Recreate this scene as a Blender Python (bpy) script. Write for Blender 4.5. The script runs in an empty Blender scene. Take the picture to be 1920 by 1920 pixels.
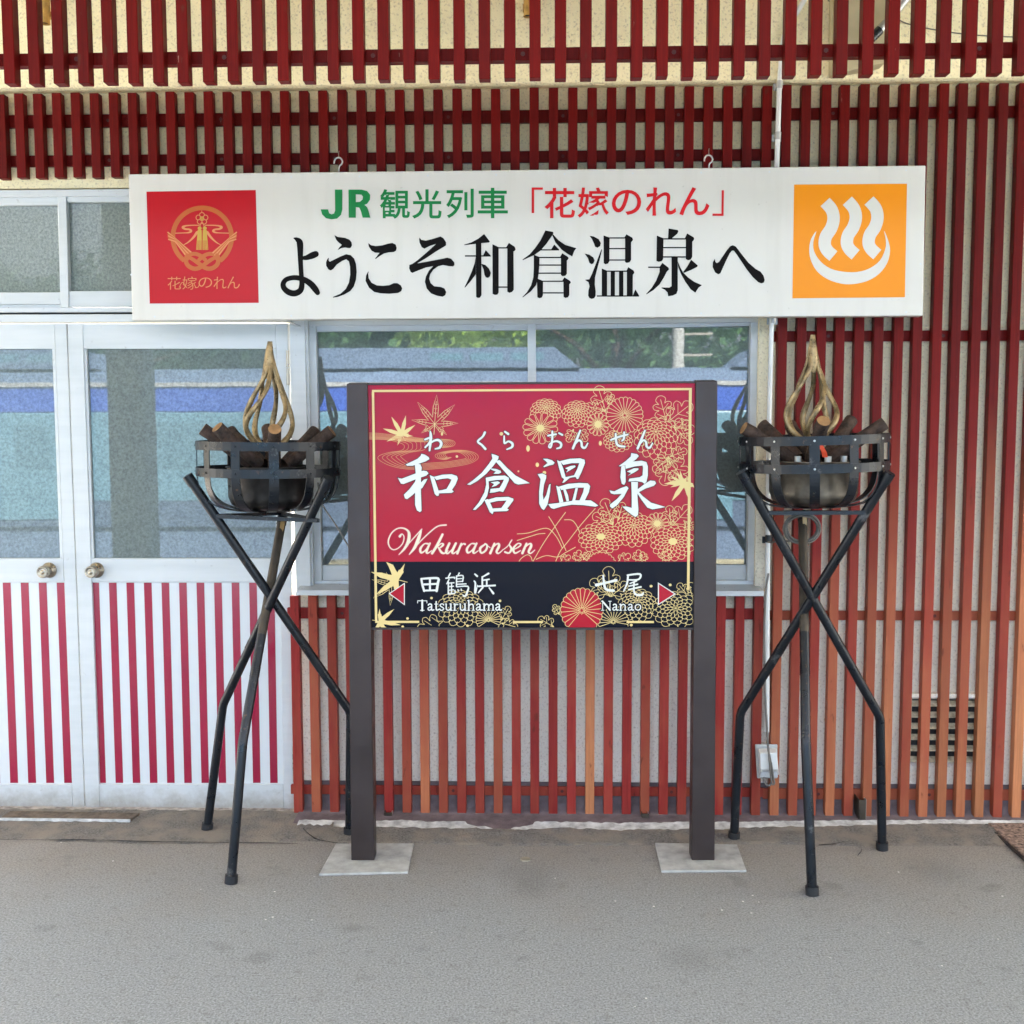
import bpy, bmesh, math, random
from mathutils import Vector, Matrix, noise
random.seed(11)
R = math.radians
scene = bpy.context.scene
COL = scene.collection

# ------------------------------------------------------------------ camera
F, CX = 2000.0, 960.0                       # focal length and centre in photo pixels (1920 px wide)
CAM = Vector((0.0, -4.2787, 1.5961))
PITCH, YAW, ROLL = R(4.738), R(1.503), R(-0.145)
fw = Vector((-math.sin(YAW)*math.cos(PITCH), math.cos(YAW)*math.cos(PITCH), -math.sin(PITCH)))
rt0 = Vector((math.cos(YAW), math.sin(YAW), 0)); up0 = rt0.cross(fw)
rt = rt0*math.cos(ROLL) + up0*math.sin(ROLL); up = up0*math.cos(ROLL) - rt0*math.sin(ROLL)
cd = bpy.data.cameras.new('camera'); cam = bpy.data.objects.new('camera', cd); COL.objects.link(cam)
cam.matrix_world = Matrix(((rt.x, up.x, -fw.x, CAM.x), (rt.y, up.y, -fw.y, CAM.y), (rt.z, up.z, -fw.z, CAM.z), (0, 0, 0, 1)))
cd.sensor_width = 36; cd.lens = 36*F/1920; cd.clip_end = 500; cd.clip_start = 0.05
scene.camera = cam
scene.render.resolution_x = scene.render.resolution_y = 1024

# ------------------------------------------------------------------ light
SUN_EL, SUN_AZ = R(52), R(25)               # sun behind the station, high
w = bpy.data.worlds.new('World'); scene.world = w; w.use_nodes = True
nt = w.node_tree; bg = nt.nodes['Background']
sky = nt.nodes.new('ShaderNodeTexSky'); sky.sky_type = 'NISHITA'; sky.sun_disc = False
sky.sun_elevation = SUN_EL; sky.sun_rotation = SUN_AZ; sky.dust_density = 9.0; sky.air_density = 0.7; sky.ozone_density = 1.0
hs = nt.nodes.new('ShaderNodeHueSaturation'); hs.inputs['Saturation'].default_value = .42; nt.links.new(sky.outputs[0], hs.inputs['Color'])   # hazy summer sky
nt.links.new(hs.outputs[0], bg.inputs[0]); bg.inputs[1].default_value = 0.15
sl = bpy.data.lights.new('sun', 'SUN'); so = bpy.data.objects.new('sun', sl); COL.objects.link(so)
sl.energy = 4.0; sl.angle = R(0.5); sl.color = (1, .95, .87)
sd = Vector((math.sin(SUN_AZ)*math.cos(SUN_EL), math.cos(SUN_AZ)*math.cos(SUN_EL), math.sin(SUN_EL)))
so.rotation_euler = sd.to_track_quat('Z', 'Y').to_euler()
vs = scene.view_settings; vs.view_transform = 'Standard'; vs.look = 'None'; vs.exposure = 3.92; vs.gamma = 1
try:
    scene.cycles.use_denoising = True
    scene.cycles.max_bounces = 8; scene.cycles.diffuse_bounces = 5
    scene.cycles.caustics_reflective = False; scene.cycles.caustics_refractive = False
except Exception:
    pass

# ------------------------------------------------------------------ measuring helpers
def ray(px, py): return fw*F + rt*(px-CX) - up*(py-CX)
def at(px, py, Y):                           # point of the vertical plane Y seen at a photo pixel
    d = ray(px, py); return CAM + d*((Y-CAM.y)/d.y)
def gd(px, py, z=0.0):                       # point of the ground
    d = ray(px, py); return CAM + d*((z-CAM.z)/d.z)
class Plane:
    def __init__(s, P, n): s.P = Vector(P); s.n = Vector(n).normalized(); s.k = 0
    def pt(s, px, py, off=0.0):
        d = ray(px, py); t = ((s.P + s.n*off - CAM).dot(s.n))/d.dot(s.n); return CAM + d*t
def zm(x0, y0, sc): return lambda x, y: (x0+x/sc, y0+y/sc)

# ------------------------------------------------------------------ materials
def mk(name):
    m = bpy.data.materials.new(name); m.use_nodes = True
    return m, m.node_tree, m.node_tree.nodes['Principled BSDF']
def N(t, kind, **kw):
    n = t.nodes.new(kind)
    for k, v in kw.items(): setattr(n, k, v)
    return n
def sv(n, **kw):
    for k, v in kw.items(): n.inputs[k.replace('_', ' ')].default_value = v
def pos(t, scale=(1, 1, 1)):
    g = N(t, 'ShaderNodeNewGeometry'); mp = N(t, 'ShaderNodeMapping'); mp.inputs['Scale'].default_value = scale
    t.links.new(g.outputs['Position'], mp.inputs['Vector']); return mp.outputs['Vector']
def nz(t, vec, scale, detail=3, rough=.55):
    n = N(t, 'ShaderNodeTexNoise'); sv(n, Scale=scale, Detail=detail, Roughness=rough)
    if vec is not None: t.links.new(vec, n.inputs['Vector'])
    return n.outputs['Fac']
def rng(t, fac, a, b, lo=0.0, hi=1.0):
    n = N(t, 'ShaderNodeMapRange'); n.inputs[1].default_value = a; n.inputs[2].default_value = b
    n.inputs[3].default_value = lo; n.inputs[4].default_value = hi; t.links.new(fac, n.inputs[0]); return n.outputs[0]
def mixc(t, fac, a, b, blend='MIX'):
    n = N(t, 'ShaderNodeMix', data_type='RGBA', blend_type=blend)
    for i, v in ((0, fac), (6, a), (7, b)):
        if hasattr(v, 'node'): t.links.new(v, n.inputs[i])
        elif isinstance(v, (int, float)): n.inputs[i].default_value = v
        else: n.inputs[i].default_value = (*v, 1) if len(v) == 3 else v
    return n.outputs[2]
def mth(t, op, a, b=None):
    n = N(t, 'ShaderNodeMath', operation=op)
    for i, v in ((0, a), (1, b)):
        if v is None: continue
        if hasattr(v, 'node'): t.links.new(v, n.inputs[i])
        else: n.inputs[i].default_value = v
    return n.outputs[0]
def bump(t, p, h, strength, dist=.01):
    b = N(t, 'ShaderNodeBump'); b.inputs['Strength'].default_value = strength; b.inputs['Distance'].default_value = dist
    t.links.new(h, b.inputs['Height']); t.links.new(b.outputs[0], p.inputs['Normal'])
def plain(name, col, rough=.5, metal=0.0, var=.12, scale=9.0, coat=0.0, bmp=0.0, spec=None):
    m, t, p = mk(name)
    n = nz(t, pos(t), scale, 4)
    c2 = tuple(c*(1-var*2) for c in col); c1 = tuple(min(1, c*(1+var)) for c in col)
    t.links.new(mixc(t, rng(t, n, .3, .7), c2, c1), p.inputs['Base Color'])
    sv(p, Roughness=rough, Metallic=metal)
    if var > 0: t.links.new(rng(t, nz(t, pos(t), scale*3, 4), .3, .7, max(0.02, rough*.75), min(1, rough*1.25)), p.inputs['Roughness'])
    if coat: p.inputs['Coat Weight'].default_value = coat; p.inputs['Coat Roughness'].default_value = .04
    if spec is not None: p.inputs['Specular IOR Level'].default_value = spec
    if bmp: bump(t, p, nz(t, pos(t), scale*12, 3), bmp, .003)
    return m
def ink(name, col, rough=.3): return plain(name, col, rough, var=0, spec=.25 if max(col) > .05 else .04)

def wood_mat(name, dark, mid, pale, zlo, zhi, top_wear):
    m, t, p = mk(name)
    oi = N(t, 'ShaderNodeObjectInfo'); sep = N(t, 'ShaderNodeSeparateColor'); t.links.new(oi.outputs['Color'], sep.inputs[0])
    wear, rnd = sep.outputs[0], sep.outputs[1]
    g = N(t, 'ShaderNodeNewGeometry'); sx = N(t, 'ShaderNodeSeparateXYZ'); t.links.new(g.outputs['Position'], sx.inputs[0])
    off = N(t, 'ShaderNodeVectorMath', operation='ADD'); t.links.new(g.outputs['Position'], off.inputs[0])
    cmb = N(t, 'ShaderNodeCombineXYZ'); t.links.new(mth(t, 'MULTIPLY', rnd, 37.0), cmb.inputs[2]); t.links.new(cmb.outputs[0], off.inputs[1])
    def mp(s):
        q = N(t, 'ShaderNodeMapping'); q.inputs['Scale'].default_value = s; t.links.new(off.outputs[0], q.inputs['Vector']); return q.outputs[0]
    grain = nz(t, mp((110, 60, 4)), 1.0, 6, .75)
    blot = nz(t, mp((9, 9, 3.2)), 1.0, 3)
    low = rng(t, sx.outputs[2], zlo, zhi, 1.0, top_wear)             # rain and sun reach the foot of the slats: the stain has worn off there
    wr = mth(t, 'MULTIPLY', low, mth(t, 'ADD', mth(t, 'MULTIPLY', wear, .95), mth(t, 'MULTIPLY', rng(t, blot, .35, .7), .28)))
    fade = rng(t, mth(t, 'ADD', sx.outputs[2], mth(t, 'MULTIPLY', blot, .5)), .9, 2.3, 1, 0)
    base = mixc(t, rng(t, grain, .25, .75), mixc(t, fade, dark, (.20, .02, .017)), mixc(t, fade, mid, (.37, .043, .038)))
    worn = mixc(t, rng(t, grain, .3, .7), pale, tuple(c*.62 for c in pale))
    c = mixc(t, rng(t, wr, .12, 1.05), base, worn)
    c = mixc(t, rng(t, nz(t, mp((30, 30, 9)), 1.0, 3), .68, .74, 0, .7), c, (.1, .025, .015))            # knots and scuffs
    c = mixc(t, rng(t, nz(t, mp((70, 70, 14)), 1.0, 4), .72, .78, 0, .5), c, (.5, .36, .28))
    c = mixc(t, mth(t, 'MULTIPLY', rnd, .35), c, (.03, .006, .006))
    t.links.new(c, p.inputs['Base Color'])
    t.links.new(rng(t, grain, .2, .8, .36, .52), p.inputs['Roughness']); p.inputs['Specular IOR Level'].default_value = .09
    bump(t, p, grain, .25, .002)
    return m
WOOD = wood_mat('red_stained_wood', (.085, .003, .0022), (.165, .0055, .004), (.62, .245, .11), .1, 1.75, .06)

def stucco():
    m, t, p = mk('cream_stucco'); v = pos(t)
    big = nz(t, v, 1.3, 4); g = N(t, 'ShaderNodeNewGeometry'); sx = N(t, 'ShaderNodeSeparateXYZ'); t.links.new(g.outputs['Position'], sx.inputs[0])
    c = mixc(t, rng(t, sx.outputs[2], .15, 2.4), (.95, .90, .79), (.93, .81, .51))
    c = mixc(t, rng(t, big, .45, .8, 0, .22), c, (.6, .5, .34))
    vo = nz(t, v, 105, 3, .6)
    c = mixc(t, rng(t, vo, .53, .72, 0, .6), c, (.38, .29, .19))
    t.links.new(c, p.inputs['Base Color']); sv(p, Roughness=.9)
    h = mth(t, 'ADD', nz(t, v, 130, 3, .6), mth(t, 'MULTIPLY', vo, -1.0)); bump(t, p, h, .6, .005)
    return m
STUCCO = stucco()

def asphalt():
    m, t, p = mk('old_asphalt'); v = pos(t)
    g = N(t, 'ShaderNodeNewGeometry'); sx = N(t, 'ShaderNodeSeparateXYZ'); t.links.new(g.outputs['Position'], sx.inputs[0])
    grit = nz(t, v, 150, 4, .75); mid = nz(t, v, 26, 4, .6); big = nz(t, v, 2.1, 5, .6)
    c = mixc(t, rng(t, grit, .32, .68), (.11, .119, .122), (.385, .405, .41))
    wob = mth(t, 'ADD', sx.outputs[1], mth(t, 'MULTIPLY', mth(t, 'SUBTRACT', big, .5), .9))
    dirt = rng(t, wob, -1.05, -.35)                                    # brown dirt settled along the wall
    c = mixc(t, mth(t, 'MULTIPLY', dirt, .85), c, mixc(t, rng(t, grit, .3, .7), (.135, .12, .102), (.33, .298, .255)))
    c = mixc(t, rng(t, mid, .56, .72, 0, .35), c, (.12, .115, .105))
    st = nz(t, pos(t, (1, 1, 1)), 5.5, 3); c = mixc(t, rng(t, st, .63, .72, 0, .35), c, (.11, .11, .108))
    for sx_, sy_, sr_ in ((-.03, -.72, .09), (-.04, -.60, .13), (1.42, -.56, .13), (.45, -1.2, .1)):        # old drip stains
        ds = N(t, 'ShaderNodeVectorMath', operation='DISTANCE'); t.links.new(g.outputs['Position'], ds.inputs[0]); ds.inputs[1].default_value = (sx_, sy_, 0)
        c = mixc(t, rng(t, mth(t, 'ADD', ds.outputs['Value'], mth(t, 'MULTIPLY', mth(t, 'SUBTRACT', mid, .5), .22)), sr_*.3, sr_*1.15, .24, 0), c, (.1, .098, .095))
    vor = N(t, 'ShaderNodeTexVoronoi'); sv(vor, Scale=17.0); t.links.new(v, vor.inputs['Vector'])
    spk = rng(t, vor.outputs['Distance'], .045, .075, 1, 0)
    sp2 = mth(t, 'MULTIPLY', spk, rng(t, nz(t, v, 3.1, 2), .55, .62))
    c = mixc(t, sp2, c, (.75, .74, .7))
    t.links.new(c, p.inputs['Base Color']); sv(p, Roughness=.88)
    bump(t, p, mth(t, 'ADD', grit, mth(t, 'MULTIPLY', mid, .5)), .3, .004)
    return m
ASPHALT = asphalt()
def rough_asphalt():
    m, t, p = mk('crumbling_asphalt'); v = pos(t)
    a = nz(t, v, 120, 4, .7); b = nz(t, v, 9, 4, .6)
    c = mixc(t, rng(t, a, .3, .7), (.075, .07, .063), (.25, .232, .205)); c = mixc(t, rng(t, b, .42, .62), c, (.235, .205, .165))
    t.links.new(c, p.inputs['Base Color']); sv(p, Roughness=.95); bump(t, p, a, .9, .008); return m
CRUMB = rough_asphalt()
def figured_glass(name, k, tint):
    m, t, p = mk(name); v = pos(t)
    a = nz(t, v, 95, 2, .5); b = nz(t, v, 230, 2, .6)
    f = mth(t, 'ADD', mth(t, 'MULTIPLY', a, .6), mth(t, 'MULTIPLY', b, .4))
    t.links.new(mixc(t, rng(t, f, .36, .64), tuple(c*.62 for c in tint), tuple(c*1.35 for c in tint)), p.inputs['Base Color'])
    sv(p, Roughness=.4)
    gl = N(t, 'ShaderNodeBsdfGlossy'); gl.inputs['Roughness'].default_value = .014; wb = N(t, 'ShaderNodeBump'); wb.inputs['Distance'].default_value = .0001; t.links.new(nz(t, v, 5.0, 2), wb.inputs['Height']); t.links.new(wb.outputs[0], gl.inputs['Normal']); gl.inputs['Color'].default_value = (.92, .97, .97, 1)
    mx = N(t, 'ShaderNodeMixShader'); out = [n for n in t.nodes if n.type == 'OUTPUT_MATERIAL'][0]
    t.links.new(rng(t, f, .34, .66, k*.72, k*1.25), mx.inputs[0]); t.links.new(p.outputs[0], mx.inputs[1]); t.links.new(gl.outputs[0], mx.inputs[2])
    t.links.new(mx.outputs[0], out.inputs[0]); return m
GLASS_DOOR = figured_glass('figured_glass', .085, (.095, .12, .115))
GLASS_WIN = figured_glass('window_glass', .125, (.06, .078, .074))
def aluminium():
    m, t, p = mk('white_aluminium'); v = pos(t); g = N(t, 'ShaderNodeNewGeometry'); sx = N(t, 'ShaderNodeSeparateXYZ'); t.links.new(g.outputs['Position'], sx.inputs[0])
    c = mixc(t, rng(t, nz(t, pos(t, (3, 3, 30)), 1.0, 3), .4, .7), (.56, .58, .585), (.51, .535, .54))
    gr = mth(t, 'ADD', sx.outputs[2], mth(t, 'MULTIPLY', nz(t, v, 14, 5, .7), .16))
    c = mixc(t, rng(t, gr, .09, .17, .75, 0), c, (.27, .24, .2))                  # splash grime along the foot of the doors
    c = mixc(t, rng(t, nz(t, v, 34, 4, .6), .66, .74, 0, .45), c, (.3, .285, .26))
    t.links.new(c, p.inputs['Base Color']); sv(p, Roughness=.4); return m
ALU = aluminium()
ALU_GREY = plain('dull_aluminium', (.5, .52, .53), .35, .3, .06, 11)
DARKGAP = plain('dark_gap', (.015, .014, .014), .8)
def sign_sheet():
    m, t, p = mk('white_sign_sheet'); s1 = nz(t, pos(t, (16, 1, 1.1)), 1.0, 4, .6); s2 = nz(t, pos(t), 4.0, 4, .6)
    c = mixc(t, rng(t, s1, .52, .75, 0, .35), (.635, .605, .545), (.53, .495, .43)); c = mixc(t, rng(t, s2, .5, .75, 0, .3), c, (.56, .535, .48))
    c = mixc(t, rng(t, nz(t, pos(t), 60, 2), .72, .77, 0, .4), c, (.4, .37, .32))
    t.links.new(c, p.inputs['Base Color']); sv(p, Roughness=.36); return m
WHITE = sign_sheet()
SIGNEDGE = plain('sign_edge', (.6, .57, .5), .5)
BLACKINK = ink('black_lettering', (.008, .007, .007), .5); REDINK = ink('red_lettering', (.6, .005, .010))
GREENINK = ink('green_lettering', (.004, .19, .045)); REDSQ = ink('red_emblem_ground', (.44, .003, .009))
ORANGE = ink('orange_emblem_ground', (.80, .26, .0015)); EMB = ink('copper_emblem', (.46, .11, .024)); EMB2 = ink('gold_emblem', (.5, .3, .045))
EMB3 = ink('pale_copper', (.6, .22, .08))
POSTM = plain('brown_sheet_metal', (.042, .030, .028), .42, .35, .1, 6)
PRED = plain('glossy_red_panel', (.36, .003, .018), .17, var=.03, scale=3, coat=.06, spec=.22)
PNAVY = plain('glossy_navy_panel', (.002, .0035, .010), .2, var=.05, scale=3, coat=.03, spec=.12)
GOLDINK = ink('pale_gold_line', (.68, .52, .22), .25); WHITEINK = ink('white_lettering', (.66, .665, .62), .25)
PINKINK = ink('pink_glow_print', (.55, .07, .12), .2); OUTINK = ink('dark_outline', (.02, .008, .012), .25)
CREAMINK = ink('cream_lettering', (.72, .62, .46), .25); SAND = ink('sand_line', (.56, .25, .1), .25)
def iron():
    m, t, p = mk('black_painted_iron'); v = pos(t); a = nz(t, v, 16, 5, .7)
    c = mixc(t, rng(t, nz(t, v, 9, 4), .3, .7), (.004, .0055, .008), (.010, .013, .017)); c = mixc(t, rng(t, a, .62, .72, 0, .8), c, (.11, .108, .105)); c = mixc(t, rng(t, nz(t, v, 42, 3), .66, .74, 0, .7), c, (.12, .06, .03))
    t.links.new(c, p.inputs['Base Color']); sv(p, Metallic=.15); p.inputs['Specular IOR Level'].default_value = .4; t.links.new(rng(t, a, .35, .7, .24, .5), p.inputs['Roughness']); bump(t, p, a, .15, .003); return m
IRON = iron()
IRON_B = plain('brown_painted_pipe', (.06, .048, .035), .5, .3, .2, 12)
GOLD = plain('tarnished_gold_resin', (.30, .215, .105), .32, .5, .36, 30, bmp=.4)
BARK = plain('brown_log_bark', (.06, .033, .022), .75, 0, .42, 38, bmp=.9); CUT = plain('log_cut_end', (.28, .15, .06), .8, 0, .2, 30)
POTM = plain('sooty_steel_pot', (.2, .175, .14), .38, .85, .35, 10, bmp=.1)
POTD = plain('black_steel_pot', (.05, .047, .045), .36, .8, .35, 10, bmp=.1)
STEEL = plain('galvanised_steel', (.5, .5, .48), .4, .7, .1, 12); PVC = plain('white_pvc', (.72, .72, .69), .45, 0, .06, 6)
CONC = plain('fresh_concrete', (.40, .405, .385), .9, 0, .14, 22, bmp=.4); PLINTH = plain('purple_grey_plinth', (.145, .112, .12), .85, 0, .2, 14, bmp=.5)
LIME = plain('flaking_white_paint', (.58, .59, .575), .8, 0, .25, 26, bmp=.6); RUST = plain('rusty_plate', (.16, .125, .092), .8, .2, .3, 18, bmp=.3)
MAT = plain('brown_coarse_mat', (.3, .21, .165), .95, 0, .45, 70, bmp=.7); RUBBER = plain('black_rubber', (.012, .013, .015), .6)
CABLE = plain('grey_cable', (.16, .145, .125), .55); BRASS = plain('dull_brass', (.40, .36, .29), .3, .9, .1, 12)
PWHITE = ink('white_stripe_film', (.60, .625, .635), .28); PCRIM = plain('crimson_stripe_film', (.31, .010, .042), .2, var=.04, scale=4, coat=.5)
OCHRE = plain('ochre_pipe_stub', (.5, .27, .06), .55, 0, .2, 30); BOXM = plain('cream_metal_box', (.5, .42, .25), .6, 0, .08, 8)

# ------------------------------------------------------------------ mesh helpers
class MB:
    def __init__(s): s.v = []; s.f = []; s.m = []; s.sm = []; s.mats = []
    def mi(s, mat):
        if mat not in s.mats: s.mats.append(mat)
        return s.mats.index(mat)
    def add(s, vs, fs, mat, smooth=False):
        o = len(s.v); k = s.mi(mat); s.v += [tuple(v) for v in vs]
        for f in fs: s.f.append(tuple(i+o for i in f)); s.m.append(k); s.sm.append(smooth)
    def bmesh(s, bm, mat, smooth=False):
        bm.verts.index_update(); s.add([v.co for v in bm.verts], [[v.index for v in f.verts] for f in bm.faces], mat, smooth); bm.free()
    def box(s, x0, x1, y0, y1, z0, z1, mat, bev=0.0):
        bm = bmesh.new(); bmesh.ops.create_cube(bm, size=1)
        for v in bm.verts: v.co = Vector(((x0+x1)/2+v.co.x*(x1-x0), (y0+y1)/2+v.co.y*(y1-y0), (z0+z1)/2+v.co.z*(z1-z0)))
        if bev: bmesh.ops.bevel(bm, geom=bm.edges[:], offset=bev, segments=2, affect='EDGES', profile=.5)
        s.bmesh(bm, mat)
    def hexa(s, front, back, mat, bev=0.0):               # four front corners, four back corners
        bm = bmesh.new(); vs = [bm.verts.new(p) for p in list(front)+list(back)]
        for f in ((0, 1, 2, 3), (7, 6, 5, 4), (0, 4, 5, 1), (1, 5, 6, 2), (2, 6, 7, 3), (3, 7, 4, 0)): bm.faces.new([vs[i] for i in f])
        bmesh.ops.recalc_face_normals(bm, faces=bm.faces)
        if bev: bmesh.ops.bevel(bm, geom=bm.edges[:], offset=bev, segments=2, affect='EDGES', profile=.5)
        s.bmesh(bm, mat)
    def tube(s, pts, rad, mat, seg=10, cap=True, closed=False, flat=None, smooth=True):
        pts = [Vector(p) for p in pts]; n = len(pts)
        rads = rad if isinstance(rad, (list, tuple)) else [rad]*n
        vs = []; ref = None
        for i, p in enumerate(pts):
            a = pts[(i-1) % n] if (i or closed) else p; b = pts[(i+1) % n] if (i < n-1 or closed) else p
            t = (b-a).normalized()
            if ref is None: ref = t.orthogonal().normalized()
            ref = (ref - t*ref.dot(t)).normalized(); q = t.cross(ref)
            for k in range(seg):
                an = 2*math.pi*k/seg; vs.append(p + (ref*math.cos(an)+q*math.sin(an))*rads[i])
        fs = []; m = n if closed else n-1
        for i in range(m):
            for k in range(seg):
                a = i*seg+k; b = i*seg+(k+1) % seg; c = ((i+1) % n)*seg+(k+1) % seg; d = ((i+1) % n)*seg+k; fs.append((a, b, c, d))
        s.add(vs, fs, mat, smooth)
        if cap and not closed:
            s.add(vs[:seg][::-1], [tuple(range(seg))], mat); s.add(vs[-seg:], [tuple(range(seg))], mat)
    def lathe(s, prof, c, mat, seg=28, smooth=True):       # (radius, z) profile about the vertical through c
        vs = []; fs = []
        for r, z in prof:
            for k in range(seg):
                a = 2*math.pi*k/seg; vs.append((c[0]+r*math.cos(a), c[1]+r*math.sin(a), z))
        for i in range(len(prof)-1):
            for k in range(seg): fs.append((i*seg+k, i*seg+(k+1) % seg, (i+1)*seg+(k+1) % seg, (i+1)*seg+k))
        s.add(vs, fs, mat, smooth)
    def strip(s, pts, wdir, width, thick, ndir, mat):       # flat bar along pts: width along wdir, thickness along ndir
        vs = []
        for p, wv, nv in zip(pts, wdir, ndir):
            p = Vector(p); vs += [p-wv*width/2-nv*thick/2, p+wv*width/2-nv*thick/2, p+wv*width/2+nv*thick/2, p-wv*width/2+nv*thick/2]
        fs = []
        for i in range(len(pts)-1):
            for k in range(4): fs.append((i*4+k, i*4+(k+1) % 4, (i+1)*4+(k+1) % 4, (i+1)*4+k))
        fs += [(3, 2, 1, 0), tuple(len(vs)-4+i for i in range(4))]
        s.add(vs, fs, mat)
    def build(s, name, parent=None):
        me = bpy.data.meshes.new(name); me.from_pydata(s.v, [], s.f)
        for m in s.mats: me.materials.append(m)
        me.polygons.foreach_set('material_index', s.m); me.polygons.foreach_set('use_smooth', s.sm); me.update()
        o = bpy.data.objects.new(name, me); COL.objects.link(o)
        if parent is not None: o.parent = parent; o.matrix_parent_inverse = parent_inv(parent)
        return o
def world(o):
    m = o.matrix_basis.copy()
    return world(o.parent) @ o.matrix_parent_inverse @ m if o.parent else m
def parent_inv(p): return world(p).inverted()
def thing(name, label, cat, loc=(0, 0, 0), group=None):
    o = bpy.data.objects.new(name, None); COL.objects.link(o); o.location = loc; o.empty_display_size = .1
    o['label'] = label; o['category'] = cat
    if group: o['group'] = group
    return o
def tag(o, label, cat, group=None):
    o['label'] = label; o['category'] = cat
    if group: o['group'] = group
    return o
def struct(o): o['kind'] = 'structure'; return o

def crom(pts, n=6, closed=False):
    out = []; L = len(pts)
    if L < 3: return [tuple(p) for p in pts]
    m = L if closed else L-1
    for i in range(m):
        g = lambda j: pts[j % L] if closed else pts[max(0, min(L-1, j))]
        p0, p1, p2, p3 = g(i-1), g(i), g(i+1), g(i+2)
        for k in range(n):
            t = k/n
            out.append(tuple(.5*((2*b)+(c-a)*t+(2*a-5*b+4*c-d)*t*t+(3*b-a-3*c+d)*t**3) for a, b, c, d in zip(p0, p1, p2, p3)))
    if not closed: out.append(tuple(pts[-1]))
    return out

class Decal:                                  # printed sheets laid on a sign: polygons and brush strokes given where they stand on the sign
    def __init__(s, plane, base): s.p = plane; s.base = base; s.k = 0; s.g = 0; s.ramp = .00006; s.mb = MB(); s.clip = None
    def off(s):
        s.k += 1; return s.base + s.g*.00014 + ((s.k % 24)*.00004 if s.ramp > .00002 else .00002+(s.k % 6)*.000018)
    def poly(s, pts, mat, z=None, smooth=0, grow=0.0, off=None):
        pts = [tuple(p) for p in pts]
        if smooth: pts = crom(pts, smooth, True)
        if z: pts = [z(*p) for p in pts]
        if grow: pts = grow_poly(pts, grow)
        if s.clip: x0, y0, x1, y1 = s.clip; pts = [(min(max(x, x0), x1), min(max(y, y0), y1)) for x, y in pts]
        o = s.off() if off is None else off
        bm = bmesh.new(); vs = [bm.verts.new(s.p.pt(x, y, o)) for x, y in pts]
        try: f = bm.faces.new(vs)
        except ValueError: bm.free(); return
        f.normal_update()
        if f.normal.dot(s.p.n) < 0: f.normal_flip()
        bmesh.ops.triangulate(bm, faces=[f]); s.mb.bmesh(bm, mat)
    def line(s, pts, mat, z=None, w=None, n=5, grow=0.0, off=None, closed=False, cap=True):
        P = [(p[0], p[1], p[2] if len(p) > 2 else w) for p in pts]
        if z:
            sc = z(1, 0)[0]-z(0, 0)[0]; P = [(*z(a, b), c*sc) for a, b, c in P]
        if n > 1 and len(P) > 2: P = crom(P, n, closed)
        if closed: P = list(P)+[P[0]]
        runs = [[]]
        for q in P:
            if s.clip and not (s.clip[0] <= q[0] <= s.clip[2] and s.clip[1] <= q[1] <= s.clip[3]): runs.append([])
            else: runs[-1].append(q)
        for P in runs:
            if len(P) < 2: continue
            o = s.off() if off is None else off
            vs = []; L = len(P)
            for i, (x, y, ww) in enumerate(P):
                a = P[max(0, i-1)]; b = P[min(L-1, i+1)]
                dx, dy = b[0]-a[0], b[1]-a[1]; d = math.hypot(dx, dy) or 1; nx, ny = -dy/d, dx/d; h = max(.15, ww)/2+grow; oo = o+s.ramp*i/L
                vs += [s.p.pt(x+nx*h, y+ny*h, oo), s.p.pt(x-nx*h, y-ny*h, oo)]
            s.mb.add(vs, [(2*i, 2*i+2, 2*i+3, 2*i+1) for i in range(L-1)], mat)
            if cap and not closed:
                for (x, y, ww), q, oo in ((P[0], P[1], o), (P[-1], P[-2], o+s.ramp)):
                    h = max(.15, ww)/2+grow
                    if h < 1.2: continue
                    a0 = math.atan2(y-q[1], x-q[0]); ring = [(x+h*math.cos(a0+t), y+h*math.sin(a0+t)) for t in [(-.5+j/6)*math.pi for j in range(7)]]
                    s.mb.add([s.p.pt(u, v, oo+.00002) for u, v in ring], [tuple(range(7))], mat)
    def disc(s, x, y, rx, ry, mat, z=None, n=22, off=None):
        s.poly([(x+rx*math.cos(2*math.pi*k/n), y+ry*math.sin(2*math.pi*k/n)) for k in range(n)], mat, z, off=off)
    def glyph(s, ch, x0, y0, x1, y1, mat, z=None, bold=0.0, skew=0.0):
        vs, fs = text_mesh(ch, bold)
        xs = [v[0] for v in vs]; ys = [v[1] for v in vs]; a, b, c, d = min(xs), max(xs), min(ys), max(ys); o = s.off(); q = []
        for X, Y in vs:
            u = (X-a)/(b-a); v = (d-Y)/(d-c); x = x0+u*(x1-x0)+skew*(1-v)*(y1-y0); y = y0+v*(y1-y0)
            if z: x, y = z(x, y)
            q.append(s.p.pt(x, y, o))
        s.mb.add(q, fs, mat)
    def build(s, name, parent): return s.mb.build(name, parent)
def grow_poly(pts, g):
    n = len(pts); A = sum(pts[i][0]*pts[(i+1) % n][1]-pts[(i+1) % n][0]*pts[i][1] for i in range(n)); sg = 1 if A > 0 else -1; out = []
    for i in range(n):
        a, b, c = pts[i-1], pts[i], pts[(i+1) % n]
        d1 = math.hypot(b[0]-a[0], b[1]-a[1]) or 1; d2 = math.hypot(c[0]-b[0], c[1]-b[1]) or 1
        n1 = ((b[1]-a[1])/d1, -(b[0]-a[0])/d1); n2 = ((c[1]-b[1])/d2, -(c[0]-b[0])/d2)
        m = (n1[0]+n2[0], n1[1]+n2[1]); L = math.hypot(*m) or 1; k = min(2.0, 2/L)
        out.append((b[0]+sg*m[0]/L*g*k*.9, b[1]+sg*m[1]/L*g*k*.9))
    return out
_tm = {}
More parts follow.
